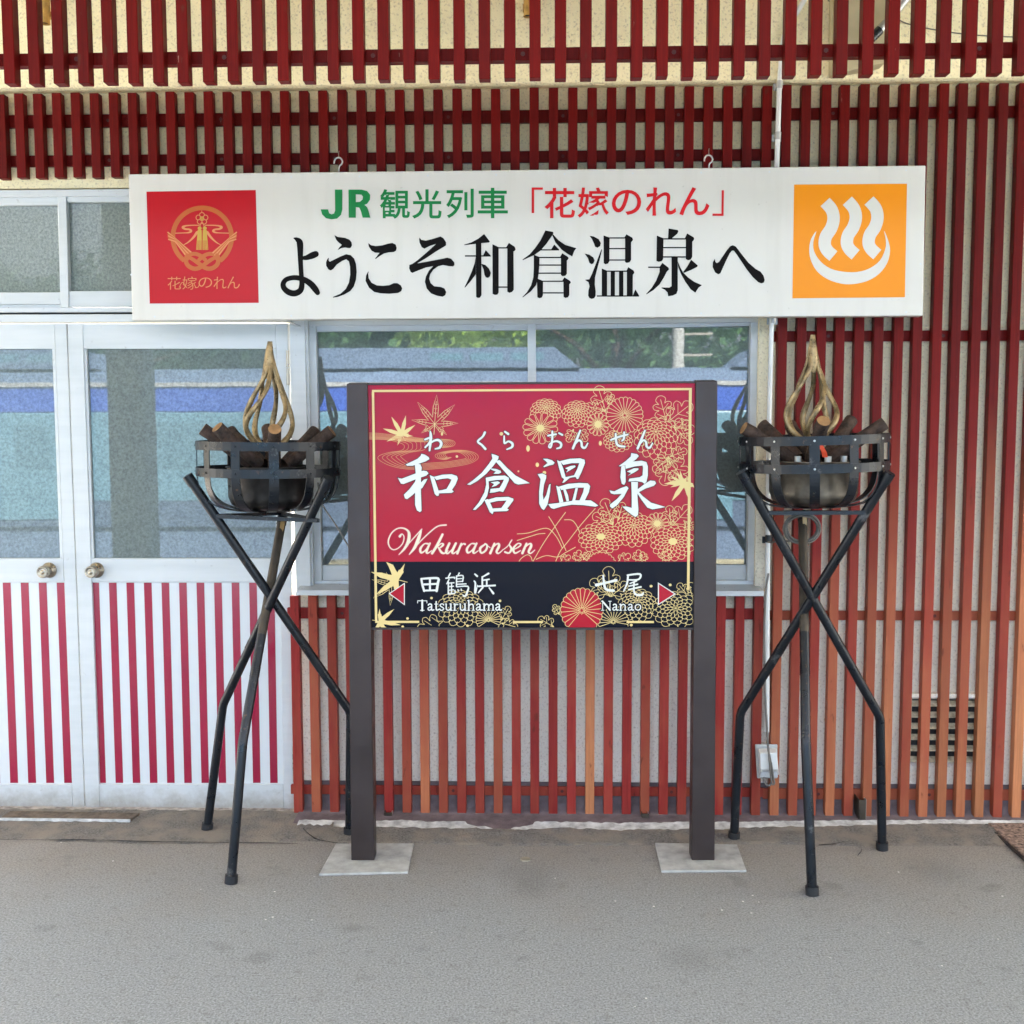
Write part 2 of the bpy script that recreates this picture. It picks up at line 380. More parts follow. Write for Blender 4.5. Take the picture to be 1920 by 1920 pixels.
def text_mesh(ch, bold):
    if (ch, bold) in _tm: return _tm[(ch, bold)]
    cu = bpy.data.curves.new('txt', 'FONT'); cu.body = ch; cu.resolution_u = 5; cu.offset = bold; cu.fill_mode = 'FRONT'
    o = bpy.data.objects.new('txt', cu); COL.objects.link(o); bpy.context.view_layer.update()
    ev = o.evaluated_get(bpy.context.evaluated_depsgraph_get()); me = ev.to_mesh()
    r = ([(v.co.x, v.co.y) for v in me.vertices], [tuple(p.vertices) for p in me.polygons]); ev.to_mesh_clear()
    bpy.data.objects.remove(o); bpy.data.curves.remove(cu); _tm[(ch, bold)] = r; return r
#PART2
# ------------------------------------------------------------------ ground
def pq(mb, q, Y, th, mat, bev=0.0):           # slab whose front face has these four photo corners (TL TR BR BL) in the plane Y
    f = [at(x, y, Y) for x, y in q]; mb.hexa(f, [p+Vector((0, th, 0)) for p in f], mat, bev)
def sheet(name, x0, x1, y0, y1, z, mat, nx=1, ny=1):
    mb = MB(); vs = [(x0+(x1-x0)*i/nx, y0+(y1-y0)*j/ny, z) for j in range(ny+1) for i in range(nx+1)]
    mb.add(vs, [(j*(nx+1)+i, j*(nx+1)+i+1, (j+1)*(nx+1)+i+1, (j+1)*(nx+1)+i) for j in range(ny) for i in range(nx)], mat)
    return struct(mb.build(name))
BALLAST = plain('track_ballast', (.34, .32, .28), .95, 0, .35, 9, bmp=.6)
SOIL = plain('dry_soil', (.16, .14, .09), .95, 0, .3, 2)
sheet('ground', -220, 220, -260, 60, -1.25, SOIL)
sheet('track_bed', -60, 60, -15.5, -6.6, -1.15, BALLAST)
mb = MB(); mb.box(-30, 30, -6.6, 1.5, -1.2, 0, ASPHALT); struct(mb.build('platform_pavement'))
mb = MB(); mb.box(-30, 30, -6.5, -6.1, .002, .012, plain('pale_edge_slab', (.5, .49, .45), .9)); struct(mb.build('platform_edge'))
def fillet():                                  # crumbling asphalt heaped against the foot of the wall
    mb = MB(); nx, ny = 300, 14; x0, x1 = -3.2, 1.80; vs = []
    for j in range(ny+1):
        for i in range(nx+1):
            x = x0+(x1-x0)*i/nx; t = j/ny
            edge = -.345+.04*noise.noise((x*1.7, 3.1, 0))+.018*noise.noise((x*9, 7, 0))
            if x > .62: edge = -.32+.03*noise.noise((x*2, 5, 0))
            back = -.031 if x < -.83 else -.212*(1-.4*max(0, min(1, (x-.5)/1.1)))+.014*noise.noise((x*5, 1, 4))
            y = back+(edge-back)*t
            h = (.007 if x < -.83 else .010)*(1-t)**.8+.006*noise.noise((x*26, y*26, 0))*(1-t)+.004*noise.noise((x*70, y*70, 2))*(1-t*.6)
            vs.append((x, y, .0035+max(0, h) if t < 1 else .0005))
    mb.add(vs, [(j*(nx+1)+i, j*(nx+1)+i+1, (j+1)*(nx+1)+i+1, (j+1)*(nx+1)+i) for j in range(ny) for i in range(nx)], CRUMB, True)
    return struct(mb.build('pavement_fillet'))
fillet()

mb = MB()
def crack(pts, wd=.004):
    P_ = crom([(*p, 0) for p in pts], 3); rr = random.Random(len(pts)); vs = []
    for i, q in enumerate(P_):
        c = gd(q[0]+rr.uniform(-1, 1), q[1]+rr.uniform(-.6, .6)); h = wd*rr.uniform(.3, .8)*(1-abs(i/len(P_)-.5)); vs += [(c.x, c.y-h, .0065), (c.x, c.y+h, .0065)]
    mb.add(vs, [(2*i, 2*i+2, 2*i+3, 2*i+1) for i in range(len(P_)-1)], DARKGAP)
crack([(563, 1543), (572, 1560), (590, 1574), (625, 1583), (655, 1584)], .009); crack([(712, 1583), (718, 1574), (714, 1566)], .006)
crack([(1610, 1553), (1606, 1566), (1592, 1572), (1583, 1581)], .009); crack([(1583, 1581), (1560, 1585), (1535, 1587)], .007); crack([(1606, 1560), (1614, 1566), (1622, 1568)], .006); crack([(1612, 1585), (1616, 1595), (1608, 1608)], .005)
crack([(0, 1577), (60, 1578), (150, 1577), (240, 1580), (360, 1582), (470, 1583), (560, 1585)], .006); crack([(945, 1640), (946, 1660), (944, 1690)], .006); crack([(1010, 1632), (1014, 1644)], .008)
struct(mb.build('pavement_cracks'))
mb = MB(); c_ = gd(985, 1612); mb.tube([c_, c_+Vector((0, 0, .0045))], [.019, .018], plain('worn_metal_pin', (.32, .29, .22), .6, .3), 20); tag(mb.build('survey_pin'), 'small round metal pin set in the pavement between the sign posts', 'pin')
# ------------------------------------------------------------------ station building
B = thing('station_building', 'cream stucco station building with white aluminium doors, wide window and dark red timber trim', 'building')
Xd = at(553, 1060, 0).x; Zt = at(120, 353, 0).z; Xw = at(1415, 850, .05).x; Zs = at(900, 1112, 0).z; Zw = at(900, 596, 0).z
Zb = at(960, 157, -.05).z
mb = MB()
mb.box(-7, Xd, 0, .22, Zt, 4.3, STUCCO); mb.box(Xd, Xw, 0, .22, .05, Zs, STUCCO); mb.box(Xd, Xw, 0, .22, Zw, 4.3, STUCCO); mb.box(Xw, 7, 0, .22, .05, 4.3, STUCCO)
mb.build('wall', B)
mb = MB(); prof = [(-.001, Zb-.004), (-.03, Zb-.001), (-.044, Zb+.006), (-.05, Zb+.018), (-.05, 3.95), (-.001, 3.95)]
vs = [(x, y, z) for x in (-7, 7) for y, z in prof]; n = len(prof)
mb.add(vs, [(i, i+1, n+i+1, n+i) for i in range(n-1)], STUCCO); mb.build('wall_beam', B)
# plinth and its flaking white foot
Zp = at(900, 1467, -.015).z; Xp = at(563, 1530, -.03).x
flare = lambda x: 1-.4*max(0, min(1, (x-.5)/1.1))
mb = MB(); nx = 260; vs = []
for i in range(nx+1):
    x = Xp+(7-Xp)*(i/nx)**1.6; e = .007*noise.noise((x*6, 0, 0)); k = flare(x)
    for y, z in ((-.002, Zp), (-.010, Zp-.002), (-.013, .05), (-.03, .018), (-.075*k-.01+e, .014), (-.13*k+e, .0115), (-.225*k+e, -.004)): vs.append((x, y, z))
mb.add(vs, [(i*7+k, i*7+k+1, i*7+k+8, i*7+k+7) for i in range(nx) for k in range(6)], PLINTH, True); mb.build('plinth', B)
mb = MB(); nx = 520; vs = []
for i in range(nx+1):
    x = Xp+.02+(2.6-Xp)*i/nx; e = .007*noise.noise((x*6, 0, 0)); k = flare(x); a = noise.noise((x*2.3, 9, 0)); b = noise.noise((x*17, 3, 0)); c_ = noise.noise((x*43, 8, 0))
    lo = max(0, min(.55, .12-.3*a+.16*b+.1*c_)); hi = min(1.08, .92+.12*a+.1*b+.08*c_)
    g = max(0, 1-abs(x+.16)/.17)
    hi = hi*(1-g)+lo*g if g > .2 else hi
    for f in (lo, (lo+hi)/2, hi):
        y = -.225*k+(.095*k)*f+e; z = -.004+.0155*f+.0025; vs.append((x, y+(.002*c_ if f == lo else 0), z))
mb.add(vs, [(i*3+k, i*3+3+k, i*3+4+k, i*3+1+k) for i in range(nx) for k in range(2)], LIME, True); mb.build('flaking_paint_band', B)
mb = MB(); mb.box(-7, Xp-.002, -.03, .2, -.01, .0085, plain('worn_sill_concrete', (.42, .37, .33), .9, 0, .3, 30, bmp=.5)); mb.build('door_threshold', B)
# jamb between door and window, transom
jm = MB(); pq(jm, [(542, 596), (571, 596), (583, 1106), (555, 1106)], -.006, .12, ALU, .002); pq(jm, [(571.5, 598), (577, 598), (588, 1100), (583.5, 1100)], .004, .1, ALU, .001)
pq(jm, [(540, 350), (560, 350), (565, 590), (546, 590)], -.006, .12, ALU, .002); jm.build('door_jamb', B)
tr = thing('transom_window', '', ''); del tr['label'], tr['category']; tr.parent = B
fr = MB()
pq(fr, [(-360, 360), (540, 351), (540, 364), (-360, 373)], -.012, .1, ALU, .002)
pq(fr, [(-360, 374), (122, 367), (122, 384), (-360, 389)], .006, .04, ALU, .002)
pq(fr, [(126, 364.5), (538, 360), (538, 377), (126, 379)], .0, .04, ALU, .002)
pq(fr, [(108, 368), (124, 366), (129, 577), (113, 577)], -.004, .05, ALU, .002)
pq(fr, [(-360, 549), (113, 548), (113, 571), (-360, 572)], .006, .04, ALU, .002)
pq(fr, [(129.5, 546), (545, 543), (545, 574), (129.5, 575.5)], .0, .04, ALU, .002)
pq(fr, [(-360, 572.5), (113, 571.5), (113, 577), (-360, 578)], .012, .05, ALU_GREY)
pq(fr, [(-360, 578.5), (546, 575.5), (546, 584), (-360, 587)], -.01, .1, ALU, .001)
pq(fr, [(-360, 590.5), (546, 588), (546, 603), (-360, 605)], -.012, .11, ALU, .002)
pq(fr, [(-360, 586), (546, 584), (546, 590), (-360, 592)], .02, .06, DARKGAP)
fr.build('frame', tr)
TG = figured_glass('transom_glass', .03, (.15, .175, .155))
for q in ([(-360, 385), (108, 380), (113, 549), (-360, 550)], [(125, 377), (538, 374), (545, 545), (129, 547)]):
    m = MB(); pq(m, q, .022, .006, TG); m.build('pane', tr)
def door(edge, xl, xr, hinge_side, label):
    """edge(x, y) shifts a pixel given at y=606 down the leaning door lines"""
    d = bpy.data.objects.new('door', None); COL.objects.link(d); d.parent = B; d.empty_display_size = .1
    E = edge; f = MB(); sw = 28
    a, b = xl, xr
    pq(f, [(E(a, 606.5), 606.5), (E(a+sw, 606.5), 606.5), (E(a+sw, 1517), 1517), (E(a, 1517), 1517)], 0, .042, ALU, .002)
    pq(f, [(E(b-sw+6, 606.5), 606.5), (E(b, 606.5), 606.5), (E(b, 1517), 1517), (E(b-sw+6, 1517), 1517)], 0, .042, ALU, .002)
    for y0, y1 in ((607, 654), (1047, 1091.5), (1471, 1516.5)):
        pq(f, [(E(a+sw+.3, y0), y0), (E(b-sw+5.7, y0), y0), (E(b-sw+5.7, y1), y1), (E(a+sw+.3, y1), y1)], .003, .037, ALU, .0015)
    for y0, y1 in ((654.3, 1046.7),):                                 # glazing beads
        pq(f, [(E(a+sw+.3, y0), y0), (E(a+sw+6, y0), y0), (E(a+sw+6, y1), y1), (E(a+sw+.3, y1), y1)], .006, .03, ALU, .001)
        pq(f, [(E(b-sw, y0), y0), (E(b-sw+5.7, y0), y0), (E(b-sw+5.7, y1), y1), (E(b-sw, y1), y1)], .006, .03, ALU, .001)
    f.build('frame', d)
    g = MB(); pq(g, [(E(a+sw+6, 654), 654), (E(b-sw, 654), 654), (E(b-sw, 1047), 1047), (E(a+sw+6, 1047), 1047)], .018, .006, GLASS_DOOR); g.build('pane', d)
    s = MB(); p0, p1 = a+sw-1, b-sw+7; pq(s, [(E(p0, 1091), 1091), (E(p1, 1091), 1091), (E(p1, 1472), 1472), (E(p0, 1472), 1472)], .014, .01, PWHITE)
    per = 33.75; x = p0 + .2 if hinge_side == 'r' else p1-15.2
    while p0-1 < x < p1:
        x0, x1 = max(x, p0), min(x+14.8, p1)
        if x1-x0 > 2: pq(s, [(E(x0, 1092.5), 1092.5), (E(x1, 1092.5), 1092.5), (E(x1, 1468), 1468), (E(x0, 1468), 1468)], .0132, .0006, PCRIM)
        x += per if hinge_side == 'r' else -per
    s.build('striped_panel', d)
    kx = 181 if hinge_side == 'r' else 92; k = at(kx, 1069, 0); m = MB()
    def roty(prof):
        vs = []; fs = []; sg = 24
        for r, y in prof:
            for q in range(sg): vs.append((k.x+r*math.cos(2*math.pi*q/sg), y, k.z+r*math.sin(2*math.pi*q/sg)))
        for i in range(len(prof)-1):
            for q in range(sg): fs.append((i*sg+q, i*sg+(q+1) % sg, (i+1)*sg+(q+1) % sg, (i+1)*sg+q))
        fs.append(tuple((len(prof)-1)*sg+q for q in range(sg))); m.add(vs, fs, BRASS, True)
    roty([(.032, 0), (.031, -.004), (.016, -.007), (.014, -.018), (.022, -.024), (.025, -.045), (.024, -.06), (.019, -.064), (.0185, -.061), (.008, -.0605), (.007, -.064), (.0001, -.065)]); m.build('knob', d)
    if hinge_side == 'r':
        for ya, yb in ((657, 722), (1400, 1466)):
            h = MB(); p = at(E(538.5, ya), ya, -.006); q = at(E(538.5, yb), yb, -.006); mid = (p+q)/2
            h.tube([p, mid+(p-mid)*.02], .006, BRASS, 10); h.tube([mid-(p-mid)*.02, q], .006, BRASS, 10); h.build('hinge', d)
    return d
eR = lambda x, y: x + (y-606)/912*(34-(x-126)*20/412)
eL = lambda x, y: x + (y-606)/912*34.5
door(eR, 126.5, 539, 'r', ''); door(eL, -288, 124, 'l', '')
# window
wn = bpy.data.objects.new('window', None); COL.objects.link(wn); wn.parent = B
f = MB()
pq(f, [(577, 598), (1428, 588), (1428, 604), (577, 611)], .02, .09, ALU, .002)
pq(f, [(577.5, 611.2), (592, 611), (604, 1098), (588.5, 1098)], .026, .07, ALU, .002)
pq(f, [(1408, 604.5), (1424, 604), (1415, 1098), (1401, 1098)], .026, .07, ALU, .002)
pq(f, [(592.3, 611.2), (989, 607.5), (989, 619), (592.3, 622)], .036, .03, ALU, .0015)
pq(f, [(1004.5, 607.2), (1407.7, 604.2), (1407.7, 611), (1004.5, 618)], .05, .03, ALU, .0015)
pq(f, [(989, 607.5), (1004.5, 607.3), (1008, 1098), (992.5, 1098)], .03, .045, ALU, .002)
pq(f, [(603.5, 1060), (992, 1060), (992, 1088), (604.5, 1088)], .036, .03, ALU, .002)
pq(f, [(1008, 1059), (1401, 1059), (1401, 1090), (1008, 1090)], .05, .03, ALU, .002)
pq(f, [(590, 1088.5), (1415, 1088.5), (1415, 1097), (590, 1097)], .024, .08, ALU_GREY, .001)
f.build('sash_frame', wn)
g = MB(); pq(g, [(592, 621), (990, 618.5), (993, 1060.5), (603.5, 1060.5)], .05, .005, GLASS_WIN); g.build('pane', wn)
g = MB(); pq(g, [(1004, 617), (1408, 610.5), (1401.5, 1059.5), (1007.5, 1059.5)], .064, .005, GLASS_WIN); g.build('pane', wn)
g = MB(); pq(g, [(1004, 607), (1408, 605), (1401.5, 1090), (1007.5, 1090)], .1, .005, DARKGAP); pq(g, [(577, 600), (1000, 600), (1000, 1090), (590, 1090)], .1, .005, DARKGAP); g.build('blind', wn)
s = MB(); Zst = at(900, 1107, -.075).z
a = at(555, 1108, -.075); b = at(1432, 1108, -.075); s.box(a.x, b.x, -.078, -.072, Zst-.021, Zst, ALU, .001)
s.hexa([(a.x, -.072, Zst-.004), (b.x, -.072, Zst-.004), (b.x, -.072, Zst-.014), (a.x, -.072, Zst-.014)], [(a.x, .03, Zst+.012), (b.x, .03, Zst+.012), (b.x, .03, Zst-.014), (a.x, .03, Zst-.014)], ALU_GREY)
s.build('sill', wn)
# wall vent behind the slats
vb = bpy.data.objects.new('wall_vent', None); COL.objects.link(vb); vb.parent = B
m = MB(); a = at(1707, 1311, -.004); b = at(1826, 1425, -.004); m.box(a.x, b.x, -.006, -.001, b.z, a.z, DARKGAP); m.build('vent_back', vb)
VM = plain('rusty_cream_louvre', (.5, .43, .3), .7, .1, .3, 40); m = MB()
nl = 6
for i in range(nl):
    z = a.z-.012-(a.z-b.z-.02)*i/(nl-1); m.hexa([(a.x, -.026, z-.008), (b.x, -.026, z-.008), (b.x, -.026, z-.012), (a.x, -.026, z-.012)], [(a.x, -.007, z+.008), (b.x, -.007, z+.008), (b.x, -.007, z+.004), (a.x, -.007, z+.004)], VM)
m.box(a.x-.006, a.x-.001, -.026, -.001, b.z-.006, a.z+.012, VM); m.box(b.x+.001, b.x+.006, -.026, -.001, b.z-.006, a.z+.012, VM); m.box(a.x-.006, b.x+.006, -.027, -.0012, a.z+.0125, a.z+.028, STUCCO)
m.build('louvre', vb)
# canopy over the platform
m = MB(); m.box(-9, 9, -4.2, .0, 3.96, 4.12, plain('canopy_soffit', (.62, .56, .42), .9)); m.box(-9, 9, -4.27, -4.205, 3.7, 4.2, POSTM); m.build('canopy', B)

m = MB(); m.box(-3.33, -3.04, -4.1, -3.85, 0, 3.955, plain('grey_green_column', (.23, .26, .24), .6), .01); m.build('canopy_column', B); m = MB(); m.box(3.9, 4.18, -4.1, -3.85, 0, 3.955, plain('grey_green_column', (.23, .26, .24), .6), .01); m.build('canopy_column', B)
# ------------------------------------------------------------------ timber lattices
YF, SW, SD = -.057, .0362, .037
X0 = at(550.4, 1500, YF).x; PIT = (at(1898, 1500, YF).x-X0)/39
def slat_mesh(name, w, d, z0, z1):
    m = MB(); m.box(-w/2, w/2, -d/2, d/2, z0, z1, WOOD, .0022); me = m.build(name); return me
def lattice(name, label, ks, xk, yf, w, d, z0, z1, rails, rail_d, wearf):
    t = thing(name, label, 'lattice', ((xk(ks[0])+xk(ks[-1]))/2, yf+d/2, z0))
    ox, oy = t.location.x, t.location.y
    proto = slat_mesh('slat', w, d, 0, z1-z0)
    for i, k in enumerate(ks):
        o = proto if i == 0 else proto.copy()
        if i: COL.objects.link(o)
        o.parent = t; r = random.Random(k*7+len(label))
        o.location = (xk(k)+w/2-ox, r.uniform(-.0012, .0012), r.uniform(-.002, .002)); o.rotation_euler = (0, r.uniform(-.0008, .0008), 0)
        o.color = (wearf(k, r), r.random(), r.random(), 1)
    for za, zb in rails:
        m = MB(); m.box(xk(ks[0])-.02, xk(ks[-1])+w+.02, yf+d+.0005, yf+d+rail_d, zb, za, WOOD, .002)
        o = m.build('rail', t); r = random.Random(int(za*997)); o.color = (wearf(ks[len(ks)//2], r), r.random()*.4, 0, 1)
        for i_ in range(2, len(ks)-1, 6):
            pm = MB(); px_ = xk(ks[i_])+w+(TP_GAP-w)*.5; pm.tube([(px_, yf+d+.0015, (za+zb)/2), (px_, yf+d-.0008, (za+zb)/2)], .0065, PLUG, 10); pm.build('screw_plug', o)
    return t
TP_GAP = PIT; PLUG = plain('dark_wood_plug', (.09, .012, .01), .6)
xk = lambda k: X0+PIT*k
ZW = {}
def wf(k, r):
    base = .05+.3*r.random() if k < 26 else .3+.65*r.random()
    return {16: 1.05, 7: .5, 11: .45, 28: .3, 30: .35, 35: .8, 37: 1.2, 39: 1.25, 41: 1.2, 0: .05, 1: .4, 20: .1, 21: .05, 22: .05, 23: .05, 24: .1}.get(k, base)
zz = lambda y, x=960, Y=YF: at(x, y, Y).z
lattice('lower_lattice', 'faded red timber lattice on the wall below the window, behind the station sign', list(range(0, 26)), xk, YF, SW, SD, zz(1524, 600), zz(1117, 900),
        [(zz(1140, 600, YF+SD), zz(1160, 600, YF+SD)), (zz(1473, 700, YF+SD), zz(1490, 700, YF+SD))], .019, wf)
ztop = zz(165, 960)
lattice('upper_lattice', 'short dark red lattice on the wall above the white welcome sign', list(range(-24, 26)), xk, YF, SW, SD, zz(333, 100), ztop,
        [(zz(206, 960, YF+SD), zz(230, 960, YF+SD)), (zz(283, 960, YF+SD), zz(304, 960, YF+SD))], .019, lambda k, r: .1*r.random())
lattice('tall_lattice', 'tall red lattice on the right wall, weathered to orange at its foot', list(range(26, 50)), xk, YF, SW, SD, zz(1534, 1700), ztop,
        [(zz(200, 1700, YF+SD), zz(222, 1700, YF+SD)), (zz(620, 1600, YF+SD), zz(640, 1600, YF+SD)), (zz(1146, 1600, YF+SD), zz(1163, 1600, YF+SD)), (zz(1480, 1700, YF+SD), zz(1500, 1700, YF+SD))], .019, wf)
YT = -1.12
T0 = at(6.7, 140, YT).x; TP = (at(1865, 140, YT).x-T0)/39.15
lattice('hanging_lattice', 'dark red lattice screen hanging from the canopy in front of the wall', list(range(-6, 47)), lambda k: T0+TP*k, YT, TP*.45, .038, zz(147, 960, YT), 3.96,
        [(zz(89, 960, YT+.038), zz(113, 960, YT+.038))], .034, lambda k, r: .12*r.random())

# ------------------------------------------------------------------ pipes and small fittings on the wall
def path(pts, Y): return [at(x, y, Y) for x, y in pts]
t = thing('conduit', 'thin grey conduit running up the wall between the two lattices', 'pipe', at(1438, 1370, -.05))
m = MB(); c1 = crom([tuple(p) for p in path([(1438, 1372), (1439, 1100), (1441, 860), (1447, 600), (1457, 300), (1461, 170), (1464, 120), (1468, 78), (1478, 50), (1500, 14), (1520, -20)], -.062)], 6); m.tube(c1, .0095, PVC, 12); m.build('pipe', t)
for x, y in ((1458, 262), (1461, 166), (1449, 606), (1440, 1017)):
    m = MB(); p = at(x, y, -.062); q = at(x+1, y-14, -.062); m.tube([p, q], .0125, STEEL if y < 1000 else IRON, 12); m.box(p.x-.02, p.x+.02, -.053, -.045, p.z-.004, p.z+.022, STEEL if y < 1000 else IRON); m.build('clamp', t)
t = thing('outlet_box', 'white weatherproof outlet box low on the right lattice', 'outlet', at(1438, 1430, -.1))
m = MB(); pq(m, [(1416, 1396), (1458, 1396), (1458, 1460), (1420, 1460)], -.092, .009, plain('grey_backplate', (.42, .43, .42), .5), .004); m.build('back_plate', t)
m = MB(); fq = [at(x, y, -.14) for x, y in [(1425, 1412), (1457, 1411), (1459, 1443), (1426, 1443)]]; bq = [at(x, y, -.0925) for x, y in [(1422, 1403), (1456, 1402), (1461, 1454), (1423, 1455)]]
m.hexa(fq, bq, PVC, .004); m.build('cover', t)
m = MB(); fq = [at(x, y, -.125) for x, y in [(1427, 1444), (1458, 1444), (1459, 1458), (1425, 1458)]]; m.hexa(fq, [p+Vector((0, .03, 0)) for p in fq], ALU_GREY, .003); m.build('socket', t)
m = MB(); m.tube(crom([tuple(p) for p in path([(1441, 1075), (1436, 1110), (1433, 1180), (1434, 1260), (1436, 1330), (1440, 1400), (1445, 1430), (1447, 1458), (1444, 1472), (1436, 1470), (1431, 1458)], -.15)], 6), .0042, CABLE, 8)
tag(m.build('power_cable'), 'grey cable hanging beside the conduit into the outlet box', 'cable')
m = MB(); m.tube(crom([tuple(p) for p in path([(1446, 1430), (1450, 1458), (1452, 1468), (1448, 1470), (1445, 1452), (1440, 1395), (1437, 1340)], -.158)], 6), .0038, CABLE, 8)
tag(m.build('plug_cable'), 'second grey cable looped in front of the white outlet box', 'cable')
for i, (x, y0, y1, lab) in enumerate(((85, -40, 45, 'ochre pipe stub on the upper wall at the far left end'), (990, -60, 31, 'ochre pipe stub on the upper wall above the middle of the sign'))):
    m = MB(); p = at(x, y0, -.09); q = at(x, y1, -.09); m.tube([p, q], .017, OCHRE, 16, cap=False); m.tube([q+Vector((0, 0, .002)), q], .0185, OCHRE, 16, cap=False); m.tube([p, q+Vector((0, 0, .006))], .013, DARKGAP, 12)
    m.box(p.x-.02, p.x+.02, -.08, -.051, q.z+.03, q.z+.05, OCHRE)
    tag(m.build('pipe_stub'), lab, 'pipe', 'ochre pipe stubs on the upper wall')
m = MB(); pq(m, [(1568, -60), (1664, -40), (1660, 118), (1566, 138)], -.12, .068, BOXM, .004); pq(m, [(1562, -62), (1567, -62), (1565, 139), (1560, 139)], -.1, .048, BOXM); 
tag(m.build('junction_box'), 'cream metal box high on the wall behind the hanging lattice', 'box')
m = MB(); m.tube(path([(1640, 66), (1674, 30), (1712, -20)], -.16), .015, STEEL, 12); m.tube(crom([tuple(p) for p in path([(1552, 1), (1600, 13), (1664, 26), (1700, 44), (1760, 57), (1830, 66), (1915, 70)], -.056)], 6), .0022, CABLE, 6)
m.tube(path([(1634, 72), (1650, 56)], -.16), .0175, IRON, 12)
tag(m.build('service_pipe'), 'grey steel pipe slanting out of the cream box high on the wall', 'pipe')
for x0, y0, x1, y1, lab in ((720, 1524, 735, 1553, 'dark steel bracket at the wall foot beside the left sign post'), (1203, 1526, 1217, 1564, 'dark steel bracket at the wall foot left of the right sign post'), (1611, 1500, 1624, 1551, 'dark steel bracket at the wall foot behind the right brazier')):
    m = MB(); q = [(x0, y0), (x1, y0), (x1-1, y1), (x0+2, y1)]
    pq(m, q, -.088, .004, IRON_B); a = at(x0, y0, -.088); b = at(x1, y1, -.088)
    m.box(a.x, a.x+.003, -.0835, -.02, b.z, a.z, IRON_B); m.box(b.x-.003, b.x, -.0835, -.02, b.z, a.z, STEEL)
    tag(m.build('wall_bracket'), lab, 'bracket', 'steel brackets along the wall foot')
m = MB(); a = gd(2, 1541); b = gd(262, 1541); q = [gd(2, 1541), gd(245, 1544), gd(262, 1533), gd(20, 1529)]
m.hexa([p+Vector((0, 0, .02)) for p in q], [p+Vector((0, 0, .009)) for p in q], RUST, .001); m.hexa([p+Vector((0, -.007, .018)) for p in (q[0], q[1])]+[q[1]+Vector((0, -.001, .018)), q[0]+Vector((0, -.001, .018))], [p+Vector((0, -.007, .005)) for p in (q[0], q[1])]+[q[1]+Vector((0, -.001, .005)), q[0]+Vector((0, -.001, .005))], LIME)
tag(m.build('threshold_plate'), 'rusty steel plate with a white edge at the foot of the doors', 'plate')
m = MB(); q = [gd(1852, 1549), gd(2100, 1549), gd(2100, 1780), gd(1921, 1614)]; q[3].x = q[0].x-.004; q[3].y = -1.2; q[2].y = -1.2
m.hexa([p+Vector((0, 0, .014)) for p in q], [p+Vector((0, 0, .004)) for p in q], MAT, .003)
r = [q[0]+Vector((-.012, 0, 0)), q[0]+Vector((-.0005, 0, 0)), q[3]+Vector((-.0005, 0, 0)), q[3]+Vector((-.012, 0, 0))]
m.hexa([p+Vector((0, 0, .009)) for p in r], [p+Vector((0, 0, .003)) for p in r], RUBBER)
tag(m.build('door_mat'), 'coarse brown mat with a black edge on the pavement at the right', 'mat')
for q, lab in (([(598, 1643), (765, 1639), (776, 1585), (630, 1585)], 'pale concrete pad under the left post of the station sign'), ([(1240, 1637), (1400, 1636), (1382, 1587), (1228, 1584)], 'pale concrete pad under the right post of the station sign')):
    m = MB(); p = [gd(*c) for c in q]; m.hexa([v+Vector((0, 0, .009)) for v in p], [v+Vector((0, 0, .0)) for v in p], CONC, .003)
    tag(m.build('concrete_pad'), lab, 'pad', 'concrete pads under the sign posts')
#PART3
# ------------------------------------------------------------------ white welcome sign hung on the wall
P0 = at(985, 455, -.165); W = Plane(P0, (0, -1, .02))
T = thing('welcome_sign', 'long white board with Japanese greeting, red emblem square and orange hot spring square', 'sign', P0)
fc = [W.pt(x, y) for x, y in ((240.5, 326.5), (1736, 310), (1731, 592), (247.5, 601))]
m = MB(); m.hexa(fc, [p-W.n*.045 for p in fc], WHITE, .004); m.build('board', T)
D = Decal(W, .0006)
for i in range(12):                             # small screw heads round the edge
    for yy0, yy1, dy in ((326.5, 310, 9), (601, 592, -7)):
        u = (i+.35)/11.6; x = 245+u*1486
        if x < 1730: D.disc(x, yy0+(yy1-yy0)*u+dy, 1.9, 1.9, PWHITE, n=10)
for x, y in ((1727, 412), (1726, 495), (244, 420), (246, 515)): D.disc(x, y, 1.9, 1.9, PWHITE, n=10)
D.build('screw_head', T)
A = zm(500, 420, 6); Bz = zm(820, 420, 6); C = zm(1130, 420, 6)
D = Decal(W, .0012)
K = BLACKINK
D.line([(302, 158, 10), (338, 172, 45), (372, 208, 72), (378, 300, 65), (380, 400, 56), (385, 500, 52), (392, 600, 54), (396, 685, 60), (378, 748, 66), (318, 780, 70), (250, 768, 68), (198, 725, 62), (185, 675, 58), (215, 628, 55), (280, 606, 55), (350, 606, 58), (430, 630, 64), (500, 678, 70), (548, 735, 70), (573, 773, 56)], K, A)
D.line([(398, 383, 38), (450, 378, 56), (510, 355, 74), (552, 338, 70)], K, A)
def P(pts, z, sm=0): D.poly(pts, K, z, sm)
P([(763, 125), (800, 145), (880, 155), (930, 175), (955, 205), (960, 240), (948, 265), (930, 272), (880, 265), (840, 272), (795, 295), (820, 260), (845, 235), (800, 200), (778, 170)], A)
P([(700, 378), (697, 410), (710, 425), (760, 400), (830, 365), (895, 340), (945, 350), (985, 390), (1005, 450), (1013, 540), (1005, 630), (980, 705), (940, 755), (870, 795), (800, 820), (748, 828), (745, 820), (830, 785), (890, 730), (925, 660), (940, 570), (938, 480), (925, 420), (895, 397), (850, 415), (790, 455), (750, 505), (722, 523), (695, 512), (670, 470), (668, 430), (682, 395)], A)
